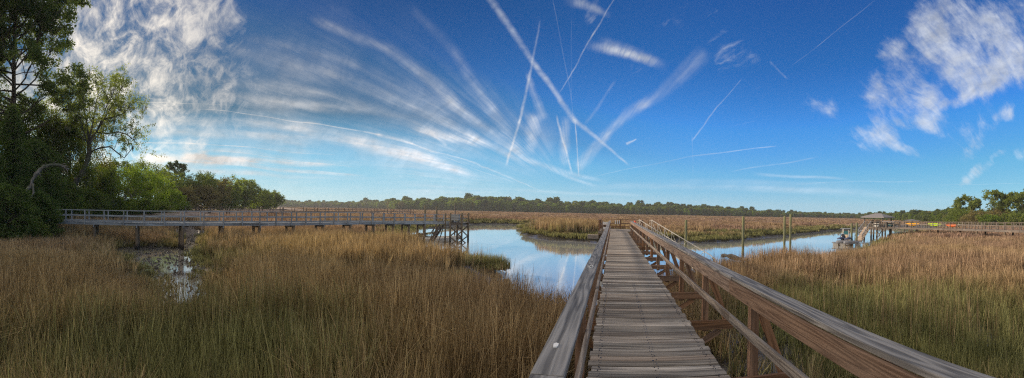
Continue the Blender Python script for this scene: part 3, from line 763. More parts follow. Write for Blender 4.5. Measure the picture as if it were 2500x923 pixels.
# dock head with steps, cross braced pilings and a box
E0 = at_d(1098, 50.0); E0.z = 0
e_dir = (along(LT) - along(LT - 4)); e_dir.z = 0; e_dir.normalize(); e_s = Vector((-e_dir.y, e_dir.x, 0))
hd = empty('pier_platform', (E0.x, E0.y, 1.3)); tag(hd, 'small platform on tall cross braced pilings at the end of the grey dock', 'pier')
bh = lambda mb, name, m, **kw: bld(mb, name, m, hd, tuple(-hd.location), **kw)
c0 = at_d(1100, 50.5, 1.32); c1 = at_d(1128, 50.0, 1.32)
sx = (c1 - c0).normalized(); sy = Vector((-sx.y, sx.x, 0))
if sy.y < 0: sy = -sy
W_ = (c1 - c0).length
mb = MB()
for k in range(17): mb.beam(c0 - sx * .4 + sy * (k * .15), c1 + sx * .15 + sy * (k * .15), .138, .04)
bh(mb, 'decking', M['dim'])
for o_ in (0, 2.4):
    mb = MB(); mb.beam(c0 - sx * .4 + sy * o_ + Vector((0, 0, -.14)), c1 + sx * .1 + sy * o_ + Vector((0, 0, -.14)), .05, .24); bh(mb, 'fascia', M['dim'])
    for z in (1.0, .55):
        mb = MB(); mb.beam(c0 + sy * o_ + Vector((0, 0, z)), c1 + sy * o_ + Vector((0, 0, z)), .1, .05); bh(mb, 'rail', M['dim'])
    for (p, zt) in ((c0, -.1), (c1, 1.15)):
        mb = MB(); mb.tube([(p.x + sy.x * o_, p.y + sy.y * o_, -2.8), (p.x + sy.x * o_, p.y + sy.y * o_, 1.32 + zt)], [.13, .115], 10); bh(mb, 'piling', M['piling'])
    a = c0 + sy * (o_ - .17); b = c1 + sy * (o_ - .17)
    for z0, z1 in ((.9, -.35), (-.35, -1.4)):
        mb = MB(); mb.beam((a.x, a.y, z0), (b.x, b.y, z1), .05, .14); bh(mb, 'cross_brace', M['dim'])
        mb = MB(); mb.beam((a.x, a.y + .06, z1), (b.x, b.y + .06, z0), .05, .14); bh(mb, 'cross_brace', M['dim'])
for x in (1088, 1100):
    p = at_d(x, 49); mb = MB(); mb.tube([(p.x, p.y, -2.5), (p.x, p.y, 2.45)], [.10, .09], 9); bh(mb, 'piling', M['piling'])
p = at_d(1112.5, 50.5); bx = empty('storage_box', (p.x, p.y, 1.34)); tag(bx, 'pale grey storage box on the head of the left dock', 'box')
bx.rotation_euler = (0, 0, math.atan2(sx.y, sx.x))
mb = MB(); mb.box((0, 0, .55), (.95, .5, .62)); mb.build('body', M['floatgrey'], bx, bevel=.02)
mb = MB(); mb.box((0, 0, .90), (1.02, .58, .07)); mb.build('lid', M['floatgrey'], bx, bevel=.02)
for a in (-.38, .38):
    mb = MB(); mb.box((a, 0, .12), (.08, .4, .25)); mb.build('leg', M['dim'], bx)
# steps and frame under the dock end
st = empty('dock_stairs', tuple(at_d(1068, 50, 0))); tag(st, 'wooden stairs and braces going down beneath the end of the grey dock', 'stairs')
bs = lambda mb, name, m, **kw: bld(mb, name, m, st, tuple(-st.location), **kw)
a = at_d(1076, 49.2, 1.0); b = at_d(1050, 49.2, -.95)
for o_ in (0, .9):
    v = Vector((0, o_, 0)); mb = MB(); mb.beam(a + v, b + v, .05, .25); bs(mb, 'stringer', M['dim'])
    mb = MB(); mb.beam(a + v + Vector((0, 0, .85)), b + v + Vector((0, 0, .85)), .05, .09); bs(mb, 'hand_rail', M['dim'])
for k in range(8):
    p = a.lerp(b, (k + .5) / 8); mb = MB(); mb.beam(p + Vector((0, 0, .1)), p + Vector((0, .9, .1)), .27, .04); bs(mb, 'tread', M['dim'])
for x, xx in ((1048, 1062), (1070, 1084)):
    mb = MB(); mb.beam(at_d(x, 48.8, -1.2), at_d(xx, 48.8, .9), .05, .12); bs(mb, 'brace', M['dim'])
for x, zt in ((1038, 3.35), (1066, 3.2)):
    p = at_d(x, 56); o = empty('piling', (p.x, p.y, -2.5)); tag(o, 'dark mooring piling standing behind the left dock rail, %s of two' % ('left' if x < 1050 else 'right'), 'piling', 'dark pilings by the left dock')
    mb = MB(); mb.tube([(0, 0, 0), (0, 0, zt + 2.5)], [.15, .13], 9); mb.build('shaft', M['piling'], o)
p = at_d(1111, 62); o = empty('piling', (p.x, p.y, -2.5)); tag(o, 'thin tall brown pole standing beyond the left dock head', 'piling')
mb = MB(); mb.tube([(0, 0, 0), (0, 0, at_d(1111, 62, None, 497).z + 2.5)], [.12, .09], 8); mb.build('shaft', M['dim'], o)

def skiff(name, c, rz, L, label, engine=True):
    o = empty(name, (c[0], c[1], WATER)); o.rotation_euler = (0, 0, rz); tag(o, label, 'boat')
    n = 9; V = []; st_ = []
    for i in range(n):
        t = i / (n - 1); x = -L / 2 + L * t; w = L * .19 * (1 - max(0, t - .35) ** 2.1 * 2.3) * (.9 + .1 * min(1, t * 4)); w = max(w, .02); sh = .42 + .22 * t ** 2
        st_.append([(x, 0, -.12 + .3 * t ** 4), (x, w * .75, -.05 + .3 * t ** 4), (x, w, sh), (x, w * .88, sh), (x, w * .72, .10), (x, 0, .08), (x, -w * .72, .10), (x, -w * .88, sh), (x, -w, sh), (x, -w * .75, -.05 + .3 * t ** 4)])
    mb = MB(); m_ = len(st_[0])
    for i in range(n - 1):
        for k in range(m_):
            k2 = (k + 1) % m_; mb.face([st_[i][k], st_[i + 1][k], st_[i + 1][k2], st_[i][k2]], [(0, 0), (1, 0), (1, 1), (0, 1)], .5)
    mb.face(list(reversed(st_[0])), [(0, 0)] * m_, .5)
    mb.build('hull', M['hull'], o)
    mb = MB(); mb.box((-.1 * L, 0, .36), (.35, L * .27, .05)); mb.build('seat', M['console'], o)
    if engine:
        e = MB(); e.box((-L / 2 - .18, 0, .85), (.42, .34, .46)); e.build('engine_cowl', M['black'], o, bevel=.08)
        e = MB(); e.beam((-L / 2 - .16, 0, .7), (-L / 2 - .16, 0, -.4), .14, .2, (0, 1, 0)); e.build('engine_leg', M['black'], o)
    return o
p = at_d(1068, 53); skiff('small_boat', p, .35, 4.2, 'small white skiff moored beneath the left dock stairs')
p = at_d(1092, 57); skiff('small_boat', p, .2, 3.6, 'white boat bow showing right of the stairs behind the dock head', False)

# ---------------------------------------------------------------- far docks on the left and middle
def far_dock(P, zt, label, sp=2.4, m='dim', wd=1.5, rh=.95, pil=True):
    c = (P[0] + P[-1]) / 2; root = empty('far_dock', (c.x, c.y, 0)); tag(root, label, 'dock')
    bb = lambda mb, name, mm, **kw: bld(mb, name, mm, root, tuple(-root.location), **kw)
    for a, b in zip(P[:-1], P[1:]):
        d = (b - a).normalized(); n = Vector((-d.y, d.x, 0))
        for o_ in (0, wd):
            for z, w, h in ((0, .16, .06), (-.45, .05, .12)):
                mb = MB(); mb.beam(a + n * o_ + Vector((0, 0, zt + z)), b + n * o_ + Vector((0, 0, zt + z)), w, h); bb(mb, 'rail', M[m])
            mb = MB(); L_ = (b - a).length; k = 0
            while k * sp < L_:
                p = a + d * (k * sp) + n * o_
                q = MB(); q.beam((p.x, p.y, zt - 1.1), (p.x, p.y, zt), .12, .12, (0, 1, 0)); bb(q, 'post', M[m])
                if k % 2 == 0 and pil:
                    q = MB(); q.tube([(p.x, p.y, -1.5), (p.x, p.y, zt - 1.1)], .14, 6); bb(q, 'piling', M[m])
                k += 1
        mb = MB(); mb.beam(a + n * wd / 2 + Vector((0, 0, zt - 1.05)), b + n * wd / 2 + Vector((0, 0, zt - 1.05)), wd, .22); bb(mb, 'decking', M[m])
    return root
zr = at_d(560, 92, None, 504.5).z
far_dock([at_d(452, 92, 0), at_d(560, 90, 0), at_d(700, 96, 0)], zr, 'distant pale dock rail in front of the trees on the left', 2.6, 'dim')
far_dock([at_d(690, 118, 0), at_d(850, 132, 0), at_d(1010, 165, 0)], at_d(850, 132, None, 508.5).z, 'distant dark dock far out on the brown marsh beyond the left dock', 4.0, 'dim')
far_dock([at_d(2290, 118, 0), at_d(2400, 108, 0), at_d(2560, 104, 0)], at_d(2420, 108, None, 545.5).z, 'distant brown dock behind the kayak dock on the right', 2.8, 'dim')

# ---------------------------------------------------------------- right dock with shelter
G0 = at_d(2108, 76, 0); G1 = at_d(2158, 74, 0)
K = [at_d(2112, 75.5, 0), at_d(2200, 72, 0), at_d(2300, 64, 0), at_d(2400, 57.5, 0), at_d(2500, 52.5, 0), at_d(2600, 49.5, 0)]
DZ = 3 - 24.5 * 75 / F      # deck height of this dock
rd = empty('kayak_dock', tuple(K[2])); tag(rd, 'long brown dock with railings on the right leading to the roofed shelter', 'dock')
br = lambda mb, name, m, **kw: bld(mb, name, m, rd, tuple(-rd.location), **kw)
dz_of = lambda p: 3 + (Y0 - np.interp(math.atan2(p.x, p.y) * F + X0, [2100, 2200, 2300, 2400, 2500, 2600], [554, 555, 557, 559.5, 562, 565]) + 0) * 0
def dockpt(px_, off=0.0, z=0.0):
    D = np.interp(px_, [2112, 2200, 2300, 2400, 2500, 2600], [75.5, 72, 64, 57.5, 52.5, 49.5])
    y = np.interp(px_, [2100, 2200, 2300, 2400, 2500, 2600], [554, 555.5, 558, 560.5, 563.5, 567])
    p = at_d(px_, D, None, y); return Vector((p.x, p.y, p.z))
RP = [dockpt(x) for x in np.linspace(2112, 2600, 25)]
cr = [0]
for a, b in zip(RP[:-1], RP[1:]): cr.append(cr[-1] + (b - a).length)
def ral(s):
    s = max(0, min(cr[-1] - 1e-6, s)); i = min(max(k for k in range(len(cr)) if cr[k] <= s), len(RP) - 2)
    return RP[i].lerp(RP[i + 1], (s - cr[i]) / (cr[i + 1] - cr[i]))
def rsd(s):
    d = ral(s + .5) - ral(s - .5); d.z = 0; d.normalize(); n = Vector((-d.y, d.x, 0)); return n if n.x > 0 else -n
for o_ in (0, 1.8):
    for name, z, w, h in (('cap_rail', 1.0, .15, .05), ('mid_rail', .55, .05, .1), ('stringer', -.12, .05, .26)):
        mb = MB(); n = 18
        for k in range(n):
            a = cr[-1] * k / n; b = cr[-1] * (k + 1) / n; mb.beam(ral(a) + rsd(a) * o_ + Vector((0, 0, z)), ral(b) + rsd(b) * o_ + Vector((0, 0, z)), w, h)
        br(mb, name, M['dim'])
    s = .3
    while s < cr[-1]:
        p = ral(s) + rsd(s) * o_; mb = MB(); mb.beam((p.x, p.y, p.z - .2), (p.x, p.y, p.z + 1.0), .1, .1, (0, 1, 0)); br(mb, 'post', M['dim']); s += 1.35
mb = MB(); s = 0
while s < cr[-1]: p = ral(s); mb.beam(p, p + rsd(s) * 1.8, .27, .05); s += .28
br(mb, 'decking', M['dim'])
s = 4.0
while s < cr[-1]:
    for o_ in (.1, 1.7):
        p = ral(s) + rsd(s) * o_; mb = MB(); mb.tube([(p.x, p.y, -2.2), (p.x, p.y, p.z - .2)], [.16, .14], 8); br(mb, 'piling', M['piling'])
    s += 5.2
def kayak(s, L, m, label, zoff=.55, tip=None):
    p = ral(s) + rsd(s) * 1.35; d = ral(s + 1) - ral(s - 1); d.normalize()
    o = empty('kayak', (p.x, p.y, p.z + zoff)); tag(o, label, 'kayak', 'kayaks stored on the right dock'); o.rotation_euler = (0, 0, math.atan2(d.y, d.x))
    mb = MB(); n = 15; P_ = []; r_ = []; L *= 1.15
    for i in range(n):
        t = i / (n - 1) * 2 - 1; P_.append((t * L / 2, 0, .16 * t ** 4)); r_.append(.015 + .31 * (1 - abs(t) ** 1.7) ** 1.0)
    mb.tube(P_, r_, 10)
    for i, v in enumerate(mb.v): mb.v[i] = (v[0], v[1] * 1.15 * .8, v[2] * .8 if v[2] < .12 else .12 + (v[2] - .12) * .6)
    mb.build('hull', M[m], o, smooth=True)
    mb = MB(); n = 16
    ring = [(.55 * math.cos(2 * math.pi * k / n), .21 * math.sin(2 * math.pi * k / n), .255) for k in range(n + 1)]; mb.tube(ring, .03, 6); mb.build('cockpit_rim', M['black'], o)
    if tip:
        for sg in (-1, 1): mb = MB(); mb.tube([(sg * L * .42, 0, .08), (sg * L * .5, 0, .14), (sg * L * .53, 0, .17)], [.17, .09, .03], 8); mb.build('tip', M[tip], o, smooth=True)
    return o
def s_at(px_): return min((abs(math.atan2(ral(s_).x, ral(s_).y) * F + X0 - px_), s_) for s_ in np.arange(0, cr[-1], .1))[1]
kayak(s_at(2213) , 3.1, 'yellow', 'bright yellow orange kayak on the right dock, nearest the shelter')
kayak(s_at(2265), 3.0, 'lime', 'lime green kayak lying on the right dock between the yellow and orange ones')
kayak(s_at(2308), 2.9, 'orange', 'orange kayak with pale ends, rightmost of the row on the dock', .5, 'khaki')
kayak(s_at(2166), 2.8, 'teal', 'dark teal kayak under the small shelf roof beside the shelter', .45)

# shelter
sh = empty('shelter', ((G0.x + G1.x) / 2, (G0.y + G1.y) / 2, DZ)); tag(sh, 'small roofed wooden shelter standing on pilings over the creek at right', 'shelter')
bq = lambda mb, name, m, **kw: bld(mb, name, m, sh, tuple(-sh.location), **kw)
ux = (G1 - G0).normalized(); uy = Vector((-ux.y, ux.x, 0)); 
if uy.y < 0: uy = -uy
SW = (G1 - G0).length
def g(a, b, z): p = G0 + ux * (a * SW) + uy * b; return Vector((p.x, p.y, z))
ze = at_d(2130, 75, None, 529.5).z; zp = at_d(2130, 75, None, 520.5).z
mb = MB(); mb.beam(g(.5, -.2, DZ), g(.5, 3.8, DZ), SW * 1.15, .1, (0, 0, 1)); bq(mb, 'decking', M['dim'])
mb = MB(); mb.beam(g(-.08, -.22, DZ - .12), g(1.08, -.22, DZ - .12), .05, .28); bq(mb, 'fascia', M['dim'])
e = [g(-.06, -.5, ze), g(1.06, -.5, ze), g(1.06, 4.0, ze), g(-.06, 4.0, ze)]; r0 = g(.36, 1.7, zp); r1 = g(.64, 1.9, zp)
mb = MB()
mb.face([e[0], e[1], r1, r0], [(0, 0)] * 4, .5); mb.face([e[1], e[2], r1], [(0, 0)] * 3, .5); mb.face([e[2], e[3], r0, r1], [(0, 0)] * 4, .5); mb.face([e[3], e[0], r0], [(0, 0)] * 3, .5)
e2 = [v - Vector((0, 0, .16)) for v in e]
for k in range(4): mb.face([e2[k], e2[(k + 1) % 4], e[(k + 1) % 4], e[k]], [(0, 0)] * 4, .5)
mb.face(list(reversed(e2)), [(0, 0)] * 4, .5); bq(mb, 'roof', M['roof'])
for a in (.06, .94):
    for b in (0, 3.4):
        mb = MB(); p = g(a, b, DZ); mb.beam(p, (p.x, p.y, ze - .1), .16, .16, (0, 1, 0)); bq(mb, 'post', M['dim'])
        p = g(a, b, -2.6); mb = MB(); mb.tube([p, (p.x, p.y, DZ - .1)], [.18, .16], 8); bq(mb, 'piling', M['piling'])
for a in (.4, .68):
    p = g(a, 0, -2.6); mb = MB(); mb.tube([p, (p.x, p.y, DZ - .1)], [.17, .15], 8); bq(mb, 'piling', M['piling'])
mb = MB(); mb.beam(g(.68, -.1, DZ - .5), g(.94, -.1, WATER + .2), .05, .14); bq(mb, 'cross_brace', M['dim'])
mb = MB(); mb.beam(g(.94, -.16, DZ - .5), g(.68, -.16, WATER + .2), .05, .14); bq(mb, 'cross_brace', M['dim'])
for b, a0 in ((0, .22), (3.4, .06)):
    for z in (1.0, .55):
        mb = MB(); mb.beam(g(a0, b, DZ + z), g(.94, b, DZ + z), .12, .06); bq(mb, 'rail', M['dim'])
    for a in np.linspace(a0, .94, 6): p = g(a, b, DZ); mb = MB(); mb.beam(p, (p.x, p.y, DZ + 1), .09, .09, (0, 1, 0)); bq(mb, 'baluster', M['dim'])
for k, (a, b) in enumerate(((.34, 1.2), (.5, 1.5), (.66, 1.2))):
    c = empty('chair', tuple(g(a, b, DZ + .05))); tag(c, '%s dark deck chair under the shelter roof' % ('left', 'middle', 'right')[k], 'chair', 'deck chairs in the shelter')
    mb = MB(); mb.box((0, 0, .42), (.5, .5, .06)); mb.build('seat', M['black'], c)
    mb = MB(); mb.box((0, .25, .78), (.5, .06, .66)); mb.build('backrest', M['black'], c)
    for sx_ in (-.21, .21):
        for sy_ in (-.21, .21): mb = MB(); mb.box((sx_, sy_, .2), (.05, .05, .4)); mb.build('leg', M['black'], c)
p = g(.60, .45, DZ + .05); c = empty('cooler_chest', tuple(p)); tag(c, 'white chest behind the shelter railing', 'chest'); c.rotation_euler = (0, 0, math.atan2(ux.y, ux.x))
mb = MB(); mb.box((0, 0, .3), (1.05, .5, .56)); mb.build('body', M['white'], c, bevel=.03); mb = MB(); mb.box((0, 0, .62), (1.1, .54, .08)); mb.build('lid', M['white'], c, bevel=.02)
# low rack roof beside the shelter
a0 = at_d(2160, 73, None, 541.5); a1 = at_d(2180, 71.5, None, 542)
rk = empty('rack_roof', tuple(a0)); tag(rk, 'low flat shelf roof over the teal kayak beside the shelter', 'rack')
bk = lambda mb, name, m: bld(mb, name, m, rk, tuple(-rk.location))
d = (a1 - a0).normalized(); n_ = Vector((-d.y, d.x, 0)); n_ = n_ if n_.x > 0 else -n_
mb = MB(); mb.beam(a0 - d * .9 + n_ * .9, a1 + d * .1 + n_ * .9, 1.5, .12); bk(mb, 'roof', M['roof'])
for q_ in (a0, a1):
    for o_ in (.3, 1.5): p = q_ + n_ * o_; mb = MB(); mb.beam((p.x, p.y, DZ), (p.x, p.y, p.z), .1, .1, (0, 1, 0)); bk(mb, 'post', M['dim'])
# stairs down to the float
sr = empty('dock_ramp', tuple(at_d(2098, 70, 0))); tag(sr, 'wooden ramp with cross patterned rails from the shelter down to the float', 'ramp')
b3 = lambda mb, name, m, **kw: bld(mb, name, m, sr, tuple(-sr.location), **kw)
s0 = at_d(2119, 73.8, DZ); s1 = at_d(2097, 64.5, -.75); dd = (s1 - s0).normalized(); ns = dd.cross(Vector((0, 0, 1))).normalized()
mb = MB(); mb.beam(s0, s1, 1.1, .12); b3(mb, 'ramp_panel', M['console'])
for sg in (-1, 1):
    a = s0 + ns * .55 * sg; b = s1 + ns * .55 * sg; U = Vector((0, 0, 1.0))
    mb = MB(); mb.beam(a + U, b + U, .08, .1); b3(mb, 'hand_rail', M['grey'])
    for k in range(6): p = a.lerp(b, k / 5); mb = MB(); mb.beam(p, p + U, .07, .07, (0, 1, 0)); b3(mb, 'post', M['dim'])
    for k in range(5):
        p = a.lerp(b, k / 5); q_ = a.lerp(b, (k + 1) / 5); mb = MB(); mb.beam(p + U, q_, .04, .05); b3(mb, 'diagonal', M['dim'])
        mb = MB(); mb.beam(p, q_ + U, .04, .05); b3(mb, 'diagonal', M['dim'])
# float, boat, covered watercraft
c = at_d(2078, 61.5); fl = empty('floating_dock', (c.x, c.y, WATER)); fl.rotation_euler = (0, 0, -.62); tag(fl, 'low grey floating dock with the motor boat beside the ramp', 'floating dock')
mb = MB()
for k in range(36): mb.beam((-2.6 + k * .147, -1.0, .42), (-2.6 + k * .147, 1.0, .42), .138, .05)
mb.build('decking', M['grey'], fl)
for k in range(5): mb = MB(); mb.box((-2.1 + k * 1.05, 0, .16), (.7, 1.9, .42)); mb.build('float', M['floatgrey'], fl)
for k, (x, D, y) in enumerate(((2080, 60.5, 545), (2092.5, 63, 544))):
    p = at_d(x, D); o = empty('piling', (p.x, p.y, -2.6)); tag(o, '%s of the two pale pilings holding the floating dock at right' % ('left', 'right')[k], 'piling', 'pilings of the right floating dock')
    mb = MB(); mb.tube([(0, 0, 0), (0, 0, at_d(x, D, None, y).z + 2.6)], [.17, .15], 10); mb.build('shaft', M['green_piling'], o)
c = at_d(2066, 63.5); mbt = skiff('motor_boat', c, math.radians(50), 5.0, 'white motor boat with black outboard moored at the right floating dock', False)
e = MB(); e.tube([(-2.75, 0, .75), (-2.8, 0, 1.0), (-2.82, 0, 1.35), (-2.82, 0, 1.6), (-2.8, 0, 1.7)], [.2, .34, .36, .26, .1], 12); e.build('engine_cowl', M['black'], mbt, smooth=True)
e = MB(); e.beam((-2.75, 0, .8), (-2.7, 0, -.4), .16, .26, (0, 1, 0)); e.build('engine_leg', M['black'], mbt)
e = MB(); e.box((.1, 0, .95), (1.0, .8, 1.1)); e.build('console', M['console'], mbt, bevel=.1)
e = MB(); e.box((.35, 0, 1.75), (.05, .75, .5)); e.build('windscreen', M['teal'], mbt)
for sx_ in (-.4, .6):
    for sy_ in (-.5, .5): e = MB(); e.tube([(sx_, sy_, .3), (sx_, sy_ * .9, 2.35)], .045, 6); e.build('top_post', M['alu'], mbt)
e = MB(); e.box((.1, 0, 2.4), (1.7, 1.5, .07)); e.build('top', M['grey'], mbt, bevel=.02)
def jetski(c, rz, label):
    o = empty('watercraft', (c.x, c.y, WATER + .4)); o.rotation_euler = (0, 0, rz); tag(o, label, 'watercraft')
    mb = MB(); mb.tube([(-1.1, 0, .18), (-1.0, 0, .2), (-.3, 0, .22), (.4, 0, .22), (.9, 0, .22), (1.3, 0, .28)], [.22, .32, .35, .34, .26, .05], 10)
    for i, v in enumerate(mb.v): mb.v[i] = (v[0], v[1], max(0, v[2] * .85))
    mb.build('hull', M['skihull'], o, smooth=True)
    mb = MB(); mb.tube([(-1.0, 0, .66), (-.3, 0, .78), (.1, 0, .78)], [.1, .2, .08], 8); mb.build('seat', M['dkblue'], o, smooth=True)
    mb = MB(); mb.tube([(.25, 0, .5), (.15, 0, 1.0)], .05, 6); mb.tube([(.1, -.35, 1.0), (.1, .35, 1.0)], .035, 6); mb.build('handlebar', M['black'], o)
M['skihull'] = simple('watercraft_grey', (.16, .17, .20), .4)
jetski(at_d(2062, 60.0), -.3, 'dark blue and grey personal watercraft in front of the motor boat')
jetski(at_d(2079, 59.3), -.1, 'grey personal watercraft at the near right corner of the floating dock')
# little far shelter
c = at_d(2227, 118, 0); o = empty('far_shelter', (c.x, c.y, 0)); tag(o, 'tiny distant shelter roof beyond the brown marsh above the kayaks', 'shelter')
z0 = at_d(2227, 118, None, 538.5).z; z1 = at_d(2227, 118, None, 535.5).z
mb = MB(); s_ = 1.9; mb.face([(-s_, -s_, z0), (s_, -s_, z0), (0, 0, z1)], [(0, 0)] * 3, .5); mb.face([(s_, -s_, z0), (s_, s_, z0), (0, 0, z1)], [(0, 0)] * 3, .5)
mb.face([(s_, s_, z0), (-s_, s_, z0), (0, 0, z1)], [(0, 0)] * 3, .5); mb.face([(-s_, s_, z0), (-s_, -s_, z0), (0, 0, z1)], [(0, 0)] * 3, .5); mb.build('roof', M['roof'], o)
for a in (-1.5, 1.5):
    for b in (-1.5, 1.5): mb = MB(); mb.beam((a, b, -1), (a, b, z0), .2, .2, (0, 1, 0)); mb.build('post', M['dim'], o)
mb = MB(); mb.box((0, 0, z0 - 1.9), (3.6, 3.6, .15)); mb.build('decking', M['dim'], o)
# ---------------------------------------------------------------- trees
def leaf_cloud(tips, per, rad, size, flat=1.0, g=None, elong=1.0, droop=False):
    """many leaf-sized quads round every tip"""
    g = g or NR; tips = np.array(tips); n = len(tips) * per
    c = np.repeat(tips[:, :3], per, 0); rr_ = np.repeat(tips[:, 3], per) * rad
    off = g.normal(size=(n, 3)); off /= np.linalg.norm(off, axis=1)[:, None] + 1e-9
    off *= (g.random(n) ** .55)[:, None] * rr_[:, None]; off[:, 2] *= flat
    c = c + off
    a = g.normal(size=(n, 3)); a /= np.linalg.norm(a, axis=1)[:, None]
    if droop: a = a * .25 + np.array([0, 0, -1]); a /= np.linalg.norm(a, axis=1)[:, None]
    b = np.cross(a, g.normal(size=(n, 3))); b /= np.linalg.norm(b, axis=1)[:, None] + 1e-9
    s = size * (.55 + .9 * g.random(n))
    a = a * (s * elong)[:, None] / 2; b = b * s[:, None] / 2
    V = np.stack([c - a, c + b * .8, c + a, c - b * .8], 1).reshape(-1, 3)
    Fq = np.arange(n * 4).reshape(-1, 4)
    rn = np.repeat(g.random(n), 4); cl = np.repeat(np.repeat(g.random(len(tips)), per), 4)
    return V, Fq, {'rnd': rn, 'clump': cl}
def grow(mb, tips, p, d, L, r, depth, g, nchild=4, spread=.75, up=.12, wob=.18, shrink=.66, sides=6, start=.35, mid_tips=True):
    nseg = 4 if depth > 1 else 3; pts_ = [p.copy()]; rads = [r]; dirs = [d.copy()]
    q = p.copy(); dd = d.copy()
    for i in range(nseg):
        dd = (dd + Vector((g.normal(), g.normal(), g.normal())) * wob + Vector((0, 0, up * .5))).normalized()
        q = q + dd * (L / nseg); pts_.append(q.copy()); rads.append(r * (1 - .55 * (i + 1) / nseg)); dirs.append(dd.copy())
    mb.tube(pts_, rads, max(3, sides), cap=False)
    if depth == 0:
        tips.append((*pts_[-1], 1.0)); 
        if mid_tips: tips.append((*pts_[-2], .85))
        return
    for k in range(nchild):
        t = start + (1 - start) * (k + .6 + g.random() * .4) / nchild if k < nchild - 1 else 1.0
        i = min(nseg - 1, int(t * nseg)); f = t * nseg - i
        b = pts_[i].lerp(pts_[i + 1], min(1, f)); base = dirs[min(i + 1, nseg)]
        ax = Vector((g.normal(), g.normal(), g.normal() * .6)); ax = (ax - base * ax.dot(base))
        if ax.length < 1e-3: continue
        ax.normalize(); sp = spread * (.6 + .7 * g.random()) * (.45 if k == nchild - 1 else 1)
        nd = (base + ax * sp + Vector((0, 0, up))).normalized()
        grow(mb, tips, b, nd, L * shrink * (.75 + .5 * g.random()), max(.008, r * (1 - .5 * t) * .62), depth - 1, g, nchild, spread, up, wob, shrink, sides - 1, start, mid_tips)
def finish(name, loc, label, cat, mbt, bark, clouds, group=None):
    root = empty(name, loc); tag(root, label, cat, group)
    mbt.build('trunk', M[bark], root, smooth=True)
    for nm, (V, Fq, A), lm in clouds:
        me = np_mesh(nm, V, Fq, M[lm], A); o = bpy.data.objects.new(nm, me); link(o, root)
    return root
def broadleaf(loc, H, Rd, label, seed, leaf='leaf_oak', name='oak_tree', depth=3, nch=4, per=34, size=.17, rad=.75, lean=(0, 0), trunk=.28, moss=0, group=None, bark='bark', cat='tree', fill=1.0, flat=.8, thick=1.0, skirt=0):
    g = np.random.default_rng(seed); mb = MB(); tips = []
    base = Vector((0, 0, -.4)); top = Vector((lean[0] * H * .3, lean[1] * H * .3, H * trunk))
    r0 = H * .028 * thick
    mb.tube([base, base.lerp(top, .5) + Vector((g.normal() * .12, g.normal() * .12, 0)), top], [r0 * 1.35, r0, r0 * .9], 9, cap=False)
    n0 = 5; ph_ = g.random() * 6
    for k in range(n0):
        a = ph_ + 2 * math.pi * k / n0 + g.normal() * .25; el = .35 + .9 * g.random() if k else 1.35
        d = Vector((math.cos(a) * math.cos(el), math.sin(a) * math.cos(el), math.sin(el)))
        Lk = (Rd * math.cos(el) + (H - top.z) * math.sin(el)) * .56
        grow(mb, tips, top, d, Lk, r0 * .62, depth - 1, g, nch, .75, .10, .17, .62, 6)
    T = np.array(tips)
    T = T[T[:, 2] > .4]
    # scale into the wanted envelope
    mx = max(.1, np.percentile(np.hypot(T[:, 0] - top.x, T[:, 1] - top.y), 96)); hz = np.percentile(T[:, 2], 98)
    sxy = Rd / (mx + rad * .6); sz = (H - rad * .5) / hz
    mb.v = [(x * sxy, y * sxy, z * sz) for x, y, z in mb.v]; T[:, 0] *= sxy; T[:, 1] *= sxy; T[:, 2] *= sz
    if skirt:
        a_ = g.random(skirt) * 6.283; tz = g.random(skirt) ** .8
        env = np.sqrt(np.clip(1 - (np.clip(2 * tz - 1.0, -1, 1) * .92) ** 2, .12, 1)) * (.80 + .16 * np.sin(a_ * 3 + seed) + .10 * np.sin(a_ * 5 + tz * 9))
        rr2 = Rd * env * (.55 + .45 * g.random(skirt) ** .5)
        T = np.vstack([T, np.column_stack([np.cos(a_) * rr2, np.sin(a_) * rr2, .25 + tz * (H * .93 - .3), .7 + .6 * g.random(skirt)])])
    if fill < 1: T = T[g.random(len(T)) < fill]
    cl = [('crown', leaf_cloud(T, per, rad, size, flat, g), leaf)]
    if moss:
        Tm = T[g.random(len(T)) < moss]; Tm = Tm.copy(); Tm[:, 2] -= .7; Tm[:, 3] = .35
        cl.append(('spanish_moss', leaf_cloud(Tm, 16, .9, .11, 2.0, g, 5.0, True), 'moss'))
    return finish(name, loc, label, cat, mb, bark, cl, group)
def pine(loc, H, Rd, label, seed, first=.45, per=40, size=.30, rad=.62, nb=26, group=None, r0=None, lean=0.0, gap=.0, leaf='leaf_pine'):
    g = np.random.default_rng(seed); mb = MB(); tips = []; r0 = r0 or H * .014
    tr = [Vector((lean * H * t ** 2 + .12 * math.sin(t * 6 + seed), .1 * math.cos(t * 5), H * t - .3 * (t == 0))) for t in np.linspace(0, 1, 9)]
    mb.tube(tr, [r0 * (1.15 - .95 * t) for t in np.linspace(0, 1, 9)], 8, cap=False)
    for k in range(nb):
        t = first + (1 - first) * (k + g.random()) / nb; i = min(7, int(t * 8)); p = tr[i].lerp(tr[i + 1], t * 8 - i)
        a = g.random() * 6.28; u = (t - first) / (1 - first); el = .15 + .75 * u + g.normal() * .12
        Lk = Rd * (.55 + .55 * math.sin(math.pi * min(1, .25 + u * .75))) * (.65 + .5 * g.random()) * (1 - .35 * u)
        d = Vector((math.cos(a) * math.cos(el), math.sin(a) * math.cos(el), math.sin(el)))
        grow(mb, tips, p, d, Lk * .62, r0 * .34 * (1.2 - t * .6), 2, g, 4, .8, .10, .14, .55, 5, .4, False)
    T = np.array(tips); T = T[g.random(len(T)) > gap]
    return finish('pine_tree', loc, label, 'tree', mb, 'pinebark', [('crown', leaf_cloud(T, per, rad, size, .62, g, 2.4), leaf)], group)
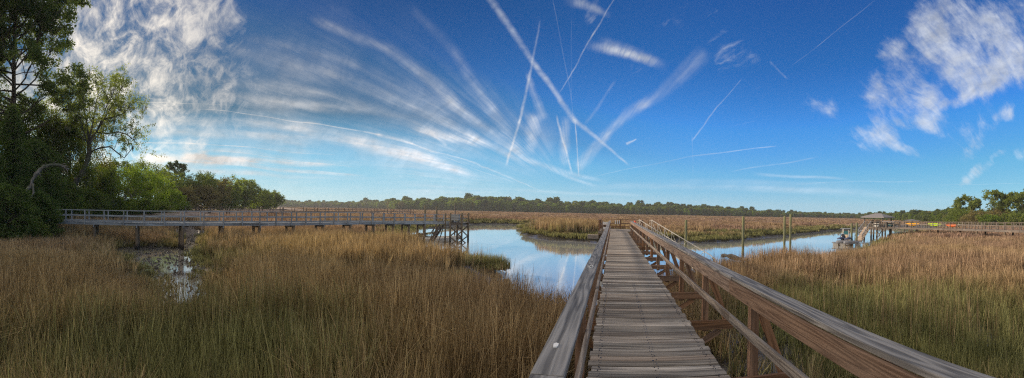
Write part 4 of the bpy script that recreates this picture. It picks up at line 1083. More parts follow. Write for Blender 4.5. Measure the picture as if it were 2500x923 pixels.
def cedar(loc, H, Rd, label, seed, leaf='leaf_dark', group=None, per=30, size=.16, n=420, name='cedar_tree', cat='tree', shape='cone', low=.05):
    g = np.random.default_rng(seed); mb = MB(); r0 = H * .02
    mb.tube([(0, 0, -.5), (.1, 0, H * .5), (0, .1, H * .97)], [r0 * 1.3, r0 * .7, .02], 7, cap=False); T = []
    for k in range(n):
        t = low + (1 - low) * g.random() ** 1.15; a = g.random() * 6.28
        env = (1 - t) ** .75 if shape == 'cone' else math.sqrt(max(0, 1 - (2 * t - .85) ** 2 / 1.33))
        lump = .78 + .3 * math.sin(a * 3 + t * 9 + seed) * math.cos(t * 13 + seed * 2)
        r_ = Rd * env * lump * (.45 + .55 * g.random() ** .4)
        p = Vector((math.cos(a) * r_, math.sin(a) * r_, t * H)); T.append((*p, .8 + .5 * g.random()))
        if k % 3 == 0: mb.tube([(0, 0, max(0, t * H - r_ * .35)), p * .6 + Vector((0, 0, t * H * .4)), p], [r0 * .3, r0 * .2, .01], 4, cap=False)
    return finish(name, loc, label, cat, mb, 'bark', [('crown', leaf_cloud(T, per, .55 * max(.6, Rd / 4), size, .85, g), leaf)], group)
def put(x, D): p = at_d(x, D); return (p.x, p.y, ground_z(p.x, p.y) - .1)
def Ht(x, D, y): return at_d(x, D, None, y).z - ground_z(*put(x, D)[:2])

# tall pine and the dark near group at the left edge
pine(put(34, 52), Ht(34, 52, -60), 11.5, 'tall pine with sparse spreading branches at the far left edge', 3, .36, 80, .18, .95, 58, r0=.42, lean=.01)
pine(put(-70, 56), 31, 8, 'second tall pine cut off by the left edge', 4, .4, 60, .17, .85, 34, r0=.4)
cedar(put(30, 37), Ht(30, 37, 262), 3.6, 'dark dense cedar at the left edge beside the end of the grey dock', 21, n=1000, per=34, size=.14)
cedar(put(-60, 33), 11, 4.2, 'dark cedar half outside the left edge of the view', 22, n=900, per=34)
cedar(put(78, 43), Ht(78, 43, 345), 4.0, 'dark green cedar just right of the left edge pine', 23, n=900, per=32, shape='oval')
cedar(put(12, 28.5), Ht(12, 28.5, 450), 2.6, 'low dark cedar shrub nearest the viewer at the left edge', 24, n=600, per=34, size=.12, shape='oval', name='cedar_shrub', cat='shrub')
cedar(put(92, 32.2), Ht(92, 32.2, 470), 1.9, 'dark shrub hiding the left end of the grey dock', 25, n=520, per=34, size=.12, shape='oval', name='dark_shrub', cat='shrub', leaf='leaf_dark')
cedar(put(55, 30.0), Ht(55, 30, 520), 2.0, 'bright green edged bush under the dead limb at the left edge', 26, n=420, per=34, size=.11, shape='oval', name='green_bush', cat='shrub', leaf='leaf_mid')
broadleaf(put(115, 60), Ht(115, 60, 262), 6.5, 'dense mixed oak behind the bleached dead limb', 31, 'leaf_mid', per=40, moss=.2, skirt=260, trunk=.12)
broadleaf(put(160, 66), Ht(160, 66, 268), 6.5, 'shaded oak draped with moss left of the open crowned oak', 32, 'leaf_oak', per=36, moss=.3, skirt=240, trunk=.12)
broadleaf(put(62, 62), Ht(62, 62, 235), 7.0, 'tall dark oak behind the left edge pine', 33, 'leaf_dark', per=44, size=.2, rad=.9, skirt=300, trunk=.1)
broadleaf(put(200, 74), Ht(200, 74, 290), 6.5, 'broad brownish oak deep behind the live oak trunk', 34, 'leaf_brown', per=36, size=.2, moss=.3, skirt=240, trunk=.1)
broadleaf(put(138, 57), Ht(138, 57, 285), 5.5, 'dense dark oak filling the gap between the pine and the open crowned oak', 44, 'leaf_mid', per=40, moss=.1, skirt=320, trunk=.1)
broadleaf(put(5, 58), Ht(5, 58, 240), 7.0, 'dark oak cut by the left edge below the pine', 35, 'leaf_dark', per=44, size=.2, rad=.9, skirt=300, trunk=.1)
for k_, (x_, D_, y_, r_, lf_, lab_) in enumerate(((300, 72, 488, 3.4, 'leaf_oak', 'low olive thicket under the bright green oak, left half'), (345, 76, 490, 3.2, 'leaf_mid', 'low dark thicket under the bright green oak, right half'), (385, 86, 488, 3.4, 'leaf_oak', 'olive thicket between the bright green oak and the yellow green tree'), (245, 63, 486, 3.0, 'leaf_mid', 'dark thicket just right of the live oak foot'), (440, 104, 492, 3.6, 'leaf_mid', 'dark thicket right of the yellow green tree'))):
    cedar(put(x_, D_), Ht(x_, D_, y_), r_, lab_, 130 + k_, n=320, shape='oval', name='thicket_shrub', cat='shrub', leaf=lf_, size=.2)
# the open crowned live oak and its neighbours
g = np.random.default_rng(77); mb = MB(); tips = []; D_ = 55.0
lp = Vector(put(165, D_)); og = lambda x, y, dd=0.0: at_d(160 + (x - 160) * .93, D_ + dd, None, y) - lp
mb.tube([og(160, 512), og(166, 488), og(176, 462), og(196, 430), og(214, 402), og(222, 375), og(223, 340)], [.50, .42, .36, .33, .31, .34, .24], 10, cap=False)
LIMBS = [([(222, 345, 0), (214, 290, -.6), (206, 255, -1), (194, 232, -1.5), (204, 214, -2)], .15), ([(224, 342, 0), (245, 315, .5), (262, 290, 1), (276, 268, 1.6), (292, 245, 2), (300, 226, 2.4)], .17),
         ([(223, 372, 0), (250, 361, -.8), (276, 358, -1.6), (300, 376, -2), (314, 386, -2.2), (330, 368, -2.4), (340, 355, -2.5)], .12), ([(240, 322, .4), (268, 326, -1.5), (298, 322, -2.6), (322, 328, -3.2), (334, 340, -3.6)], .12),
         ([(222, 338, 0), (234, 290, 1.6), (240, 252, 2.6), (246, 228, 3.2)], .13), ([(220, 345, 0), (196, 336, 1.2), (174, 322, 2), (158, 300, 2.4)], .12), ([(262, 290, 1), (290, 286, 1.2), (314, 276, 1.6), (328, 262, 1.8)], .10),
         ([(222, 350, 0), (240, 335, 3), (262, 318, 5), (290, 300, 6)], .12), ([(214, 290, -.6), (190, 275, -2), (172, 262, -3), (166, 244, -3.4)], .09), ([(245, 315, .5), (262, 275, -2), (272, 248, -3.2), (268, 232, -4)], .10), ([(222, 360, 0), (210, 330, -3), (200, 300, -4.5)], .1)]
for li, (L_, r_) in enumerate(LIMBS):
    P_ = [og(*k) for k in L_]; n_ = len(P_)
    mb.tube(P_, [r_ * (1 - .75 * i_ / (n_ - 1)) for i_ in range(n_)], 7, cap=False)
    nb = 4 if li == 2 else 11
    for k in range(nb):
        tt = (.25 + .75 * (k + g.random()) / nb) * (n_ - 1); i_ = min(n_ - 2, int(tt)); q = P_[i_].lerp(P_[i_ + 1], min(1, tt - i_)); d = (P_[i_ + 1] - P_[i_]).normalized()
        nd = (d + Vector((g.normal(), g.normal(), g.normal() * .7 + .35)) * .75).normalized()
        if li == 2: nd = (nd + Vector((0, 0, .5))).normalized()
        grow(mb, tips, q, nd, 1.3 + g.random() * 1.3, r_ * .34, 2, g, 3, .8, .08, .25, .6, 4, .3)
T = np.array(tips); Tm = T[g.random(len(T)) < .035].copy(); Tm[:, 2] -= .7; Tm[:, 3] = .32
finish('live_oak', tuple(lp), 'tall open crowned live oak with pale leaning trunk and hanging moss', 'tree', mb, 'bark', [('crown', leaf_cloud(T, 11, .46, .15, .8, g), 'leaf_pale'), ('spanish_moss', leaf_cloud(Tm, 18, .8, .10, 2.0, g, 4.0, True), 'moss')])
broadleaf(put(318, 74), Ht(318, 74, 405), 8.5, 'bright spring green oak spreading low behind the dock rail', 37, 'leaf_spring', per=40, size=.2, rad=.95, trunk=.12, moss=.05, skirt=260)
broadleaf(put(225, 66), Ht(225, 66, 400), 6.0, 'low olive green oak between the live oak and bright green oak', 38, 'leaf_oak', per=40, trunk=.12, moss=.3, skirt=220)
broadleaf(put(285, 84), Ht(285, 84, 385), 6.5, 'dark green oak behind the bright spring green oak', 39, 'leaf_mid', per=40, size=.22, moss=.15, skirt=240, trunk=.1)
cedar(put(150, 50), Ht(150, 50, 440), 3.6, 'dark leafy thicket beneath the bleached dead limb', 27, n=520, shape='oval', name='thicket_shrub', cat='shrub', leaf='leaf_mid')
cedar(put(215, 60), Ht(215, 60, 465), 4.2, 'green thicket at the foot of the live oak', 28, n=520, shape='oval', name='thicket_shrub', cat='shrub', leaf='leaf_mid')
cedar(put(118, 47), Ht(118, 47, 470), 3.0, 'shaded thicket just right of the hidden dock end', 29, n=420, shape='oval', name='thicket_shrub', cat='shrub', leaf='leaf_dark')
cedar(put(270, 66), Ht(270, 66, 480), 3.6, 'olive thicket below the moss covered oak limbs', 30, n=420, shape='oval', name='thicket_shrub', cat='shrub', leaf='leaf_oak')
broadleaf(put(417, 92), Ht(417, 92, 462), 4.0, 'small bright yellow green tree at the end of the near wood', 41, 'leaf_spring', per=34, size=.2, rad=.8, trunk=.1, name='young_tree', skirt=120)
row = [(352, 100, 390, 7.5, 'leaf_oak', 'rounded olive oak left of the group of tall pines'), (395, 118, 415, 7, 'leaf_mid', 'dark rounded oak beneath the tall far pines'), (450, 125, 440, 7, 'leaf_mid', 'dark green oak right below the tall far pines'),
       (480, 128, 420, 8, 'leaf_mid', 'tall rounded dark oak in the middle of the far bank wood'), (515, 135, 432, 7, 'leaf_brown', 'brown budding oak in the far bank wood'), (545, 145, 438, 7.5, 'leaf_oak', 'dull green oak right of the brown budding oak'),
       (437, 112, 455, 5.5, 'leaf_brown', 'grey brown moss covered tree behind the yellow green tree'), (498, 122, 452, 5.5, 'leaf_brown', 'low brown tree in front of the far bank wood'), (575, 160, 452, 7, 'leaf_mid', 'low dark oak before the pale rounded oak'),
       (600, 168, 436, 9, 'leaf_oak', 'pale rounded oak rising near the end of the far wood'), (632, 185, 462, 8, 'leaf_oak', 'smaller oak right of the pale rounded oak'), (657, 200, 468, 8, 'leaf_oak', 'last low oak at the right end of the left wood'), (550, 150, 462, 5, 'leaf_oak', 'low bushy tree by the far dock rail')]
for k, (x, D, y, rd_, lf, lab) in enumerate(row):
    broadleaf(put(x, D), Ht(x, D, y), rd_, lab, 50 + k, lf, per=34, size=.34 * D / 130, rad=1.15, trunk=.10, depth=3, skirt=170, group='trees along the left bank')
for k, (x, y, lab) in enumerate(((412, 402, 'left pine of the flat topped group above the far wood'), (428, 400, 'middle pine of the flat topped group above the far wood'), (441, 404, 'right pine of the flat topped group above the far wood'))):
    pine(put(x, 135), Ht(x, 135, y), 2.8, lab, 70 + k, .66, 6, .32, .6, 9, group='flat topped pines on the left bank')

# dead limb arching out of the trees, and driftwood
mb = MB()
pth = [(45, 511, .16), (43, 498, .2), (40, 484, .26), (48, 472, .24), (62, 468, .22), (74, 458, .2), (80, 440, .22), (92, 420, .24), (108, 407, .24), (128, 402, .22), (148, 404, .18), (160, 411, .12), (172, 414, .05)]
q_ = [at_d(x, 31.5 - .01 * i, None, y) for i, (x, y, r_) in enumerate(pth)]; PP = []; RR_ = []
for i in range(len(q_) - 1):
    for f in (0, .33, .66):
        PP.append(q_[i].lerp(q_[i + 1], f) + Vector((NR.normal(), NR.normal(), NR.normal())) * .025); RR_.append((pth[i][2] * (1 - f) + pth[i + 1][2] * f) * .62 * (1 + .16 * NR.normal()))
mb.tube(PP, RR_, 9)
for (xa, ya, xb, yb) in ((128, 402, 140, 392), (148, 404, 162, 400), (108, 407, 112, 396), (92, 420, 100, 432), (150, 405, 168, 408), (160, 411, 166, 424)):
    mb.tube([at_d(xa, 31.4, None, ya), at_d((xa + xb) / 2 + 1, 31.3, None, (ya + yb) / 2 - 2), at_d(xb, 31.2, None, yb)], [.06, .04, .012], 5)
mb.tube([at_d(62, 31.4, None, 508), at_d(72, 31.4, None, 488), at_d(82, 31.3, None, 470), at_d(80, 31.3, None, 448)], [.06, .08, .08, .09], 7)
mb.tube([at_d(20, 31.6, None, 540), at_d(40, 31.6, None, 520), at_d(45, 31.5, None, 509)], [.12, .11, .10], 7)
mb.tube([at_d(26, 31.8, None, 620), at_d(20, 31.6, None, 540)], [.14, .12], 7)
o = mb.build('dead_tree', M['deadwood'], smooth=True); tag(o, 'bleached dead limb arching out of the dark trees at left', 'dead tree')
mb = MB(); mb.tube([at_d(8, 27, None, 608), at_d(22, 26.9, None, 594), at_d(38, 26.6, None, 582), at_d(46, 26.5, None, 574)], [.12, .10, .07, .03], 7)
o = mb.build('driftwood_branch', M['deadwood'], smooth=True); tag(o, 'pale dead branch leaning out of the grass at the left edge', 'branch')

# trees at the far right
rt = [('oval', 2352, 150, 510, 6.5, 'leaf_oak', 'low bushy tree at the left end of the right hand wood'), ('oval', 2385, 140, 516, 5.5, 'leaf_brown', 'brown budding bush below the leftmost right hand pines'), ('oval', 2415, 138, 525, 5, 'leaf_spring', 'bright yellow green bush behind the right dock'),
      ('oval', 2440, 150, 511, 6, 'leaf_brown', 'brown olive tree beneath the large right hand pine'), ('oval', 2478, 138, 521, 5, 'leaf_oak', 'olive bush between the right pines and the edge'), ('oval', 2510, 150, 512, 7, 'leaf_mid', 'dark bush at the right edge'), ('oval', 2328, 165, 521, 5, 'leaf_mid', 'small dark bush where the right hand wood begins')]
for k, (_, x, D, y, rd_, lf, lab) in enumerate(rt):
    broadleaf(put(x, D), Ht(x, D, y), rd_, lab, 90 + k, lf, per=40, size=.34, rad=1.2, trunk=.08, skirt=120, group='bushy trees on the right shore', name='bushy_tree')
for k, (x, D, y, rd_, fi) in enumerate(((2340, 160, 494, 4.5, .45), (2356, 158, 490, 5.5, .45), (2384, 155, 494, 3, .6), (2426, 150, 476, 6.5, .30), (2441, 156, 486, 5, .4), (2462, 152, 484, 5.5, .42), (2480, 156, 483, 5, .5), (2496, 150, 484, 5, .5))):
    pine(put(x, D), Ht(x, D, y), rd_, ['leftmost slim pine on the right shore', 'broad topped pine second from left on the right shore', 'short pine with a lone tuft in the gap on the right shore', 'tallest darkest pine on the right shore', 'pine just right of the tallest right shore pine', 'thin trunked pine in the middle right of the right shore', 'pine next to the last one on the right shore', 'last pine cut by the right edge'][k], 110 + k, fi, 6, .40, .72, 16, group='pines on the right shore', leaf='leaf_oak')

# ---------------------------------------------------------------- distant wood as one mass
fcol = bpy.data.collections.new('wood_sources')
def wood_src(seed, lf, H, Rd, n, piney=False):
    g = np.random.default_rng(seed); T = []
    for k in range(n):
        t = (.15 + .85 * g.random()) if not piney else (.55 + .45 * g.random()); a = g.random() * 6.28
        env = math.sqrt(max(0, 1 - (2 * t - 1.05) ** 2 / 1.1)) if not piney else math.sqrt(max(0.02, 1 - ((t - .78) / .24) ** 2))
        r_ = Rd * env * (.35 + .65 * g.random() ** .5) * (.8 + .25 * math.sin(a * 3 + seed)); T.append((math.cos(a) * r_, math.sin(a) * r_, t * H, .7 + .6 * g.random()))
    V, Fq, A_ = leaf_cloud(np.array(T), 20, 1.0, .62, .8, g)
    mb = MB(); mb.tube([(0, 0, -1), (0, 0, H * .9)], [.22, .08], 5, cap=False); tv = np.array(mb.v); tf = np.array([f for f in mb.f if len(f) == 4])
    me = np_mesh('wood_tree', np.vstack([V, tv]), np.vstack([Fq, tf + len(V)]), [M[lf], M['bark']], {k: np.concatenate([a, np.full(len(tv), .5)]) for k, a in A_.items()})
    mi = np.zeros(len(me.polygons), dtype=np.int32); mi[len(Fq):] = 1; me.polygons.foreach_set('material_index', mi)
    o = bpy.data.objects.new('wood_tree_%02d' % len(fcol.objects), me); fcol.objects.link(o)
for k, (lf, piney) in enumerate((('leaf_mid', 0), ('leaf_oak', 0), ('leaf_spring', 0), ('leaf_brown', 0), ('leaf_pine', 1), ('leaf_pine', 1), ('leaf_mid', 0), ('leaf_dark', 0))):
    wood_src(300 + k, lf, 10, 3.4 if not piney else 2.6, 90 if not piney else 60, piney)
TL = [(640, 494, 800), (680, 493, 800), (850, 494.5, 760), (945, 492.5, 700), (962, 490, 540), (1100, 488, 500), (1180, 484.5, 480), (1300, 492, 480), (1400, 496, 480), (1500, 500.5, 480), (1600, 503, 490), (1700, 506, 500), (1790, 511, 530), (1900, 517.5, 550), (2000, 521, 600), (2090, 524, 600), (2130, 522, 420), (2200, 520.5, 330), (2280, 520, 250), (2330, 519, 220), (2420, 520, 230), (2560, 520, 240)]
fp = []; fr = []; fs = []; fi = []
g = np.random.default_rng(99)
x = 640.0
while x < 2560:
    yt = np.interp(x, [t[0] for t in TL], [t[1] for t in TL]); D0 = np.interp(x, [t[0] for t in TL], [t[2] for t in TL])
    for rw in range(5):
        D = D0 * (1 + rw * .025) + g.normal() * 3; xx = x + g.random() * 4
        H = (at_d(xx, D0, None, yt).z) * (1.0 + .17 * g.normal()) * (1 + .025 * rw) * (.78 + .05 * rw)
        pn = g.random() < (.12 + .12 * rw)
        if pn: H *= 1.06
        p = at_d(xx, D, -.2); fp.append(p[:]); fr.append((0, 0, g.random() * 6.28)); s = max(.3, H / 10); fs.append((s * (1.15 if D0 > 400 else 1.0), s * 1.15, s))
        low = rw == 0
        fi.append(int(g.choice([4, 5])) if pn else int(g.choice([0, 1, 2, 3, 6, 7], p=([.12, .30, .36, .14, .08, 0] if low else [.3, .25, .1, .05, .2, .1]))))
    x += max(1.6, 2.8 * F / D0 * .75 * (at_d(x, D0, None, yt).z / 11))
scatter('distant_forest', np.array(fp), np.array(fr), np.array(fs), np.array(fi), {}, fcol, 'long low band of distant woods along the marsh horizon', 'forest')
print('wood trees', len(fp))
# ---------------------------------------------------------------- sun, sky, clouds
SUN_AZ = (105 - X0) / F; SUN_EL = math.radians(17.0)
sun = bpy.data.lights.new('sun', 'SUN'); sun.energy = SUN_E; sun.angle = math.radians(5); sun.color = (1.0, .82, .62)
so = link(bpy.data.objects.new('sun', sun))
sdv = Vector((math.sin(SUN_AZ) * math.cos(SUN_EL), math.cos(SUN_AZ) * math.cos(SUN_EL), math.sin(SUN_EL)))
so.rotation_euler = sdv.to_track_quat('Z', 'Y').to_euler()
w = bpy.data.worlds.new('World'); scene.world = w; w.use_nodes = True
t = NT(w.node_tree); t.n.clear()
out = t.new('ShaderNodeOutputWorld'); bg = t.new('ShaderNodeBackground'); t.l.new(bg.outputs[0], out.inputs[0])
sky = t.new('ShaderNodeTexSky', sky_type='NISHITA'); sky.sun_disc = False; sky.sun_elevation = SUN_EL; sky.sun_rotation = SUN_AZ
sky.air_density = .6; sky.dust_density = .0; sky.ozone_density = 2.5
dirv = t.new('ShaderNodeTexCoord').outputs['Generated']
D0 = t.vm('NORMALIZE', dirv)
sp = t.new('ShaderNodeSeparateXYZ'); t.l.new(D0, sp.inputs[0]); dz = sp.outputs[2]
iz = t.m('DIVIDE', 1.0, t.m('ADD', t.m('MAXIMUM', dz, 0.0), .035))
cb = t.new('ShaderNodeCombineXYZ'); t.put(cb.inputs[0], t.m('MULTIPLY', sp.outputs[0], iz)); t.put(cb.inputs[1], t.m('MULTIPLY', sp.outputs[1], iz)); PL = cb.outputs[0]
def warped(scale, amp, det=3):
    nc_ = t.new('ShaderNodeSeparateColor'); t.l.new(t.noise(D0, scale, det, .6, 0, True), nc_.inputs[0]); nv = t.new('ShaderNodeCombineXYZ')
    for i_ in range(3): t.l.new(nc_.outputs[i_], nv.inputs[i_])
    n = nv.outputs[0]
    return t.vm('NORMALIZE', t.vm('ADD', D0, t.vm('SCALE', t.vm('SUBTRACT', n, (.5, .5, .5)), sc=amp)))
WA = warped(9, .016, 5); WB = warped(5, .05, 6); WC = warped(3.2, .03, 2); WD = warped(5.5, .17, 8); WE = warped(2.2, .16, 1.5); WG = warped(6.5, .085, 8)
WF = warped(5.0, .035, 4)
fine = t.noise(t.mapv(D0, (1, 1, 1.6)), 26, 6, .7)
AXV = pdir(1400, 470).normalized(); E1 = AXV.cross(Vector((0, 0, 1))).normalized(); E2 = E1.cross(AXV).normalized()
def strand(W, ka, kr, det=5):
    x_ = t.vm('DOT_PRODUCT', W, tuple(E1)); y_ = t.vm('DOT_PRODUCT', W, tuple(E2)); z_ = t.vm('DOT_PRODUCT', W, tuple(AXV))
    an = t.m('ARCTAN2', y_, x_); rd = t.m('ARCCOSINE', z_)
    c_ = t.new('ShaderNodeCombineXYZ'); t.put(c_.inputs[0], t.m('MULTIPLY', an, ka)); t.put(c_.inputs[1], t.m('MULTIPLY', rd, kr))
    return t.noise(c_.outputs[0], 1.0, det, .62, .25)
STR = strand(WC, 9.0, 1.6); STR2 = strand(WA, 34.0, 6.0)
def streak(a, b, w0, w1, strength, W, endf=.15, soft=1.0):
    A = pdir(*a).normalized(); B = pdir(*b).normalized(); n = A.cross(B).normalized(); m_ = (A + B).normalized(); tg = n.cross(m_)
    hs = math.sin(A.angle(B) / 2)
    if tg.dot(B) < 0: tg = -tg
    s = t.m('MULTIPLY', t.vm('DOT_PRODUCT', W, tuple(tg)), 1 / hs)
    dd = t.m('ABSOLUTE', t.vm('DOT_PRODUCT', W, tuple(n)))
    wd = t.m('MULTIPLY_ADD', s, (w1 - w0) / 2 / F, (w1 + w0) / 2 / F)
    pr = t.mr(t.m('DIVIDE', dd, wd), 0.0, 1.0, strength, 0.0, True)
    ef = t.mr(t.m('ABSOLUTE', s), 1 - endf, 1 + endf, 1, 0, True)
    return t.m('MULTIPLY', pr, ef)
def total(lst):
    s = None
    for x in lst: s = x if s is None else t.m('ADD', s, x)
    return s
# crisp contrails
crisp = total(streak(k[0], k[1], k[2] * .72, k[3] * .78, k[4] * .72, *k[5:]) for k in [
    ((1190, -10), (1312, 165), 17, 13, .50, WA), ((1308, 160), (1410, 300), 13, 13, .60, WA), ((1402, 292), (1530, 398), 13, 5, .50, WA),
    ((1318, 60), (1290, 195), 5, 6, .30, WA), ((1294, 175), (1266, 300), 8, 7, .62, WA), ((1268, 290), (1236, 402), 7, 6, .60, WA),
    ((1352, -10), (1398, 300), 2, 3, .16, WC), ((1398, 50), (1388, 250), 2, 2, .10, WC), ((1362, 285), (1394, 418), 6, 5, .62, WA), ((1402, 300), (1413, 420), 3, 3.5, .65, WC),
    ((1505, -10), (1444, 90), 3, 4, .40, WA), ((1450, 80), (1368, 222), 4, 3, .42, WA), 
    ((1808, 195), (1745, 268), 2.5, 3, .30, WC), ((1748, 264), (1692, 342), 3.5, 4, .36, WA), ((1690, 335), (1690, 430), 3, 1.5, .14, WC), 
    ((2125, 5), (1938, 154), 1.8, 1.8, .24, WC), ((1892, 360), (1690, 384), 3, 3, .36, WC), ((1700, 382), (1440, 432), 3, 2, .20, WC), ((1850, 294), (1780, 312), 2, 1, .10, WC),
    ((330, 247), (560, 256), 2.5, 2.5, .35, WC), ((500, 266), (760, 297), 2.2, 2.5, .55, WC), ((750, 295), (930, 329), 2.6, 4, .6, WC), ((920, 326), (1010, 352), 9, 6, .7, WA), ((1000, 350), (1160, 396), 3.5, 3.5, .42, WA),
    ((1150, 394), (1318, 466), 5, 2.5, .40, WA), ((1090, 388), (1260, 446), 2, 2, .3, WC),
    ((335, 347), (600, 360), 3, 2.4, .6, WC), ((590, 359), (820, 378), 2.4, 1.5, .35, WC), ((380, 352), (520, 402), 2, 2, .12, WC), ((520, 368), (860, 408), 3, 2, .35, WC), ((600, 395), (880, 430), 3, 2, .3, WC), ((420, 392), (700, 418), 5, 4, .3, WC),
    ((1050, 322), (1090, 352), 8, 8, .35, WA), ((1500, 200), (1430, 300), 8, 8, .16, WA), ((1990, 390), (1790, 422), 4, 3, .22, WC), ((2240, 440), (1960, 452), 3, 3, .2, WC), ((2500, 447), (2290, 450), 2, 2, .16, WC), ((1530, 352), (1556, 340), 8, 3, .55, WA), ((1880, 150), (1920, 192), 5, 5, .2, WA)])
# broad fibrous bands
bands = total(streak(k[0], k[1], k[2] * .78, k[3] * .78, k[4] * .95, *k[5:]) for k in [
    ((1460, 112), (1602, 150), 20, 18, .60, WB, .5), ((1480, 104), (1580, 140), 26, 22, .35, WB, .6), ((1390, 4), (1475, 32), 18, 14, .5, WB, .6), ((770, 40), (960, 118), 18, 22, .34, WC, .2), ((940, 105), (1110, 250), 22, 26, .34, WC, .2), ((1090, 240), (1230, 338), 26, 30, .34, WC, .2),
    ((1010, 20), (1130, 150), 20, 24, .15, WC, .3), ((1110, 130), (1215, 290), 24, 26, .19, WC, .3), ((1200, 250), (1270, 370), 20, 26, .26, WC, .3),
    ((560, 120), (820, 178), 42, 38, .20, WC, .2), ((790, 165), (1010, 262), 36, 30, .24, WC, .2), ((990, 250), (1170, 350), 30, 26, .26, WC, .2),
    ((600, 90), (870, 150), 22, 24, .12, WC, .2), ((850, 140), (1080, 270), 24, 20, .15, WC, .2), ((430, 190), (800, 225), 26, 24, .20, WC, .2), ((780, 222), (1130, 345), 22, 18, .20, WC, .2),
    ((520, 235), (900, 270), 30, 18, .38, WC, .2), ((340, 300), (760, 305), 26, 20, .42, WC, .2), ((700, 300), (1050, 382), 30, 36, .42, WC, .2), ((350, 325), (900, 350), 20, 22, .34, WC, .2), ((840, 345), (1150, 425), 26, 22, .46, WC, .2),
    ((345, 392), (620, 396), 40, 20, 1.1, WB, .4), ((450, 378), (505, 372), 20, 17, 1.3, WB, .4), ((500, 385), (800, 402), 12, 11, .8, WC, .3), ((560, 402), (860, 428), 9, 8, .7, WC, .3), ((400, 415), (660, 426), 18, 11, .7, WC, .3), ((400, 365), (860, 400), 20, 16, .30, WC, .2), ((350, 385), (640, 400), 24, 10, .45, WC, .2), ((560, 425), (900, 438), 10, 8, .22, WC, .2),
    ((1010, 318), (1190, 352), 14, 22, .46, WB, .2), ((1140, 330), (1270, 378), 34, 26, .42, WB, .2), ((1230, 375), (1470, 440), 14, 10, .28, WC, .2), ((1290, 180), (1330, 290), 12, 22, .30, WB, .2), ((1305, 285), (1290, 375), 34, 22, .42, WB, .2), ((1380, 290), (1375, 400), 22, 24, .42, WB, .2),
    ((1720, 140), (1560, 262), 34, 26, .26, WB, .2), ((1580, 245), (1470, 335), 26, 22, .40, WB, .2), ((1490, 320), (1415, 405), 22, 30, .46, WB, .2), ((1330, 405), (1450, 450), 10, 8, .30, WC, .3),
    ((1480, 455), (2300, 480), 16, 20, .22, WC, .3), ((1640, 445), (2080, 455), 12, 10, .12, WC, .3), ((1270, 462), (1560, 478), 9, 8, .25, WC, .3), ((1860, 430), (2060, 440), 8, 6, .22, WC, .3)])
def blobm(x, y, r0, r1, k=1.0, W=WD):
    A = pdir(x, y).normalized(); d = t.vm('DOT_PRODUCT', W, tuple(A))
    return t.mr(d, math.cos(r0 / F), math.cos(r1 / F), k, 0, True)
left = t.m('MINIMUM', .92, total(blobm(*k) for k in ((160, 120, 40, 330, .85), (330, 60, 20, 230, .5), (480, 110, 20, 165, .65), (380, 230, 20, 210, .62), (560, 20, 10, 90, .3), (100, 300, 40, 300, .6), (250, 380, 30, 200, .35), (470, 380, 5, 60, .55), (600, 235, 10, 110, .3))))
mid = total(blobm(*k) for k in ((1430, 15, 5, 45, .7), (1570, 135, 4, 34, .5), (1525, 125, 4, 34, .4), (1700, 95, 10, 120, .24), (1800, 90, 10, 110, .20), (1860, 150, 10, 90, .22), (1760, 125, 5, 60, .16), (1640, 60, 5, 50, .15), (1440, 80, 5, 40, .3), (1380, 210, 5, 50, .2)))
rotn = t.mapv(D0, (1, 1, 1), (0, 0, 0), (0, .5, .35))
def ctr(n, k=2.4): return t.m('MULTIPLY_ADD', t.m('SUBTRACT', n, .5), k, .5)
def ridge(n): return t.m('SUBTRACT', 1.0, t.m('ABSOLUTE', t.m('MULTIPLY', t.m('SUBTRACT', n, .5), 5.0)))
def cirrus(mask, base_scale, rot, an, seed, lo, hi, mx):
    q = t.mapv(WF, (1, 1, 1), (seed, 0, 0), rot)
    big = ctr(t.noise(q, base_scale, 6, .58, .9), 2.6)
    fi = ctr(t.noise(t.mapv(q, an), 1.0, 7, .68, .6), 2.0)
    rg = ridge(t.noise(t.mapv(q, tuple(k * .55 for k in an), (3, 1, 2)), 1.0, 5, .62, .8))
    s_ = t.m('ADD', t.m('MULTIPLY', big, .30), t.m('ADD', t.m('MULTIPLY', fi, .42), t.m('MULTIPLY', rg, .28)))
    return t.mr(t.m('ADD', s_, t.m('MULTIPLY', mask, .62)), lo, hi, 0, mx, True), s_
lc, ltex = cirrus(left, 7.0, (0, .5, .35), (8, 26, 34), 0, .80, 1.60, .93)
RS = [((2200, 120), (2330, 260), 60, 60, .30), ((2060, 200), (2200, 330), 50, 50, .26), ((2300, 60), (2480, 230), 80, 80, .3), ((2225, 50), (2300, 120), 40, 34, .75), ((2300, -10), (2250, 70), 46, 40, .6), ((2260, 85), (2360, 190), 40, 30, .8), ((2330, 150), (2420, 212), 34, 34, .85), ((2510, 150), (2400, 208), 36, 26, .9), ((2420, 195), (2300, 268), 22, 10, .75),
      ((2280, -10), (2520, 90), 66, 70, .55), ((2380, 20), (2490, 170), 60, 56, .5), ((2150, 112), (2218, 138), 22, 12, .55), ((2190, 96), (2160, 160), 18, 20, .45), ((2125, 190), (2185, 270), 34, 34, .5), ((2175, 180), (2295, 305), 46, 40, .62), ((2255, 225), (2290, 315), 34, 24, .6),
      ((2120, 315), (2295, 300), 26, 20, .42), ((2110, 235), (2145, 295), 30, 26, .48), ((1960, 250), (2045, 272), 26, 22, .5), ((2055, 325), (2255, 382), 26, 18, .62), ((2120, 312), (2235, 376), 24, 16, .55), ((2280, 318), (2335, 348), 14, 10, .5), ((2345, 345), (2435, 292), 34, 24, .62), ((2350, 380), (2400, 330), 20, 18, .42),
      ((2428, 276), (2480, 266), 20, 16, .85), ((2343, 442), (2412, 396), 11, 17, .85), ((2478, 388), (2510, 360), 16, 18, .6), ((2415, 384), (2455, 372), 9, 7, .5), ((1985, 285), (2010, 305), 6, 4, .3)]
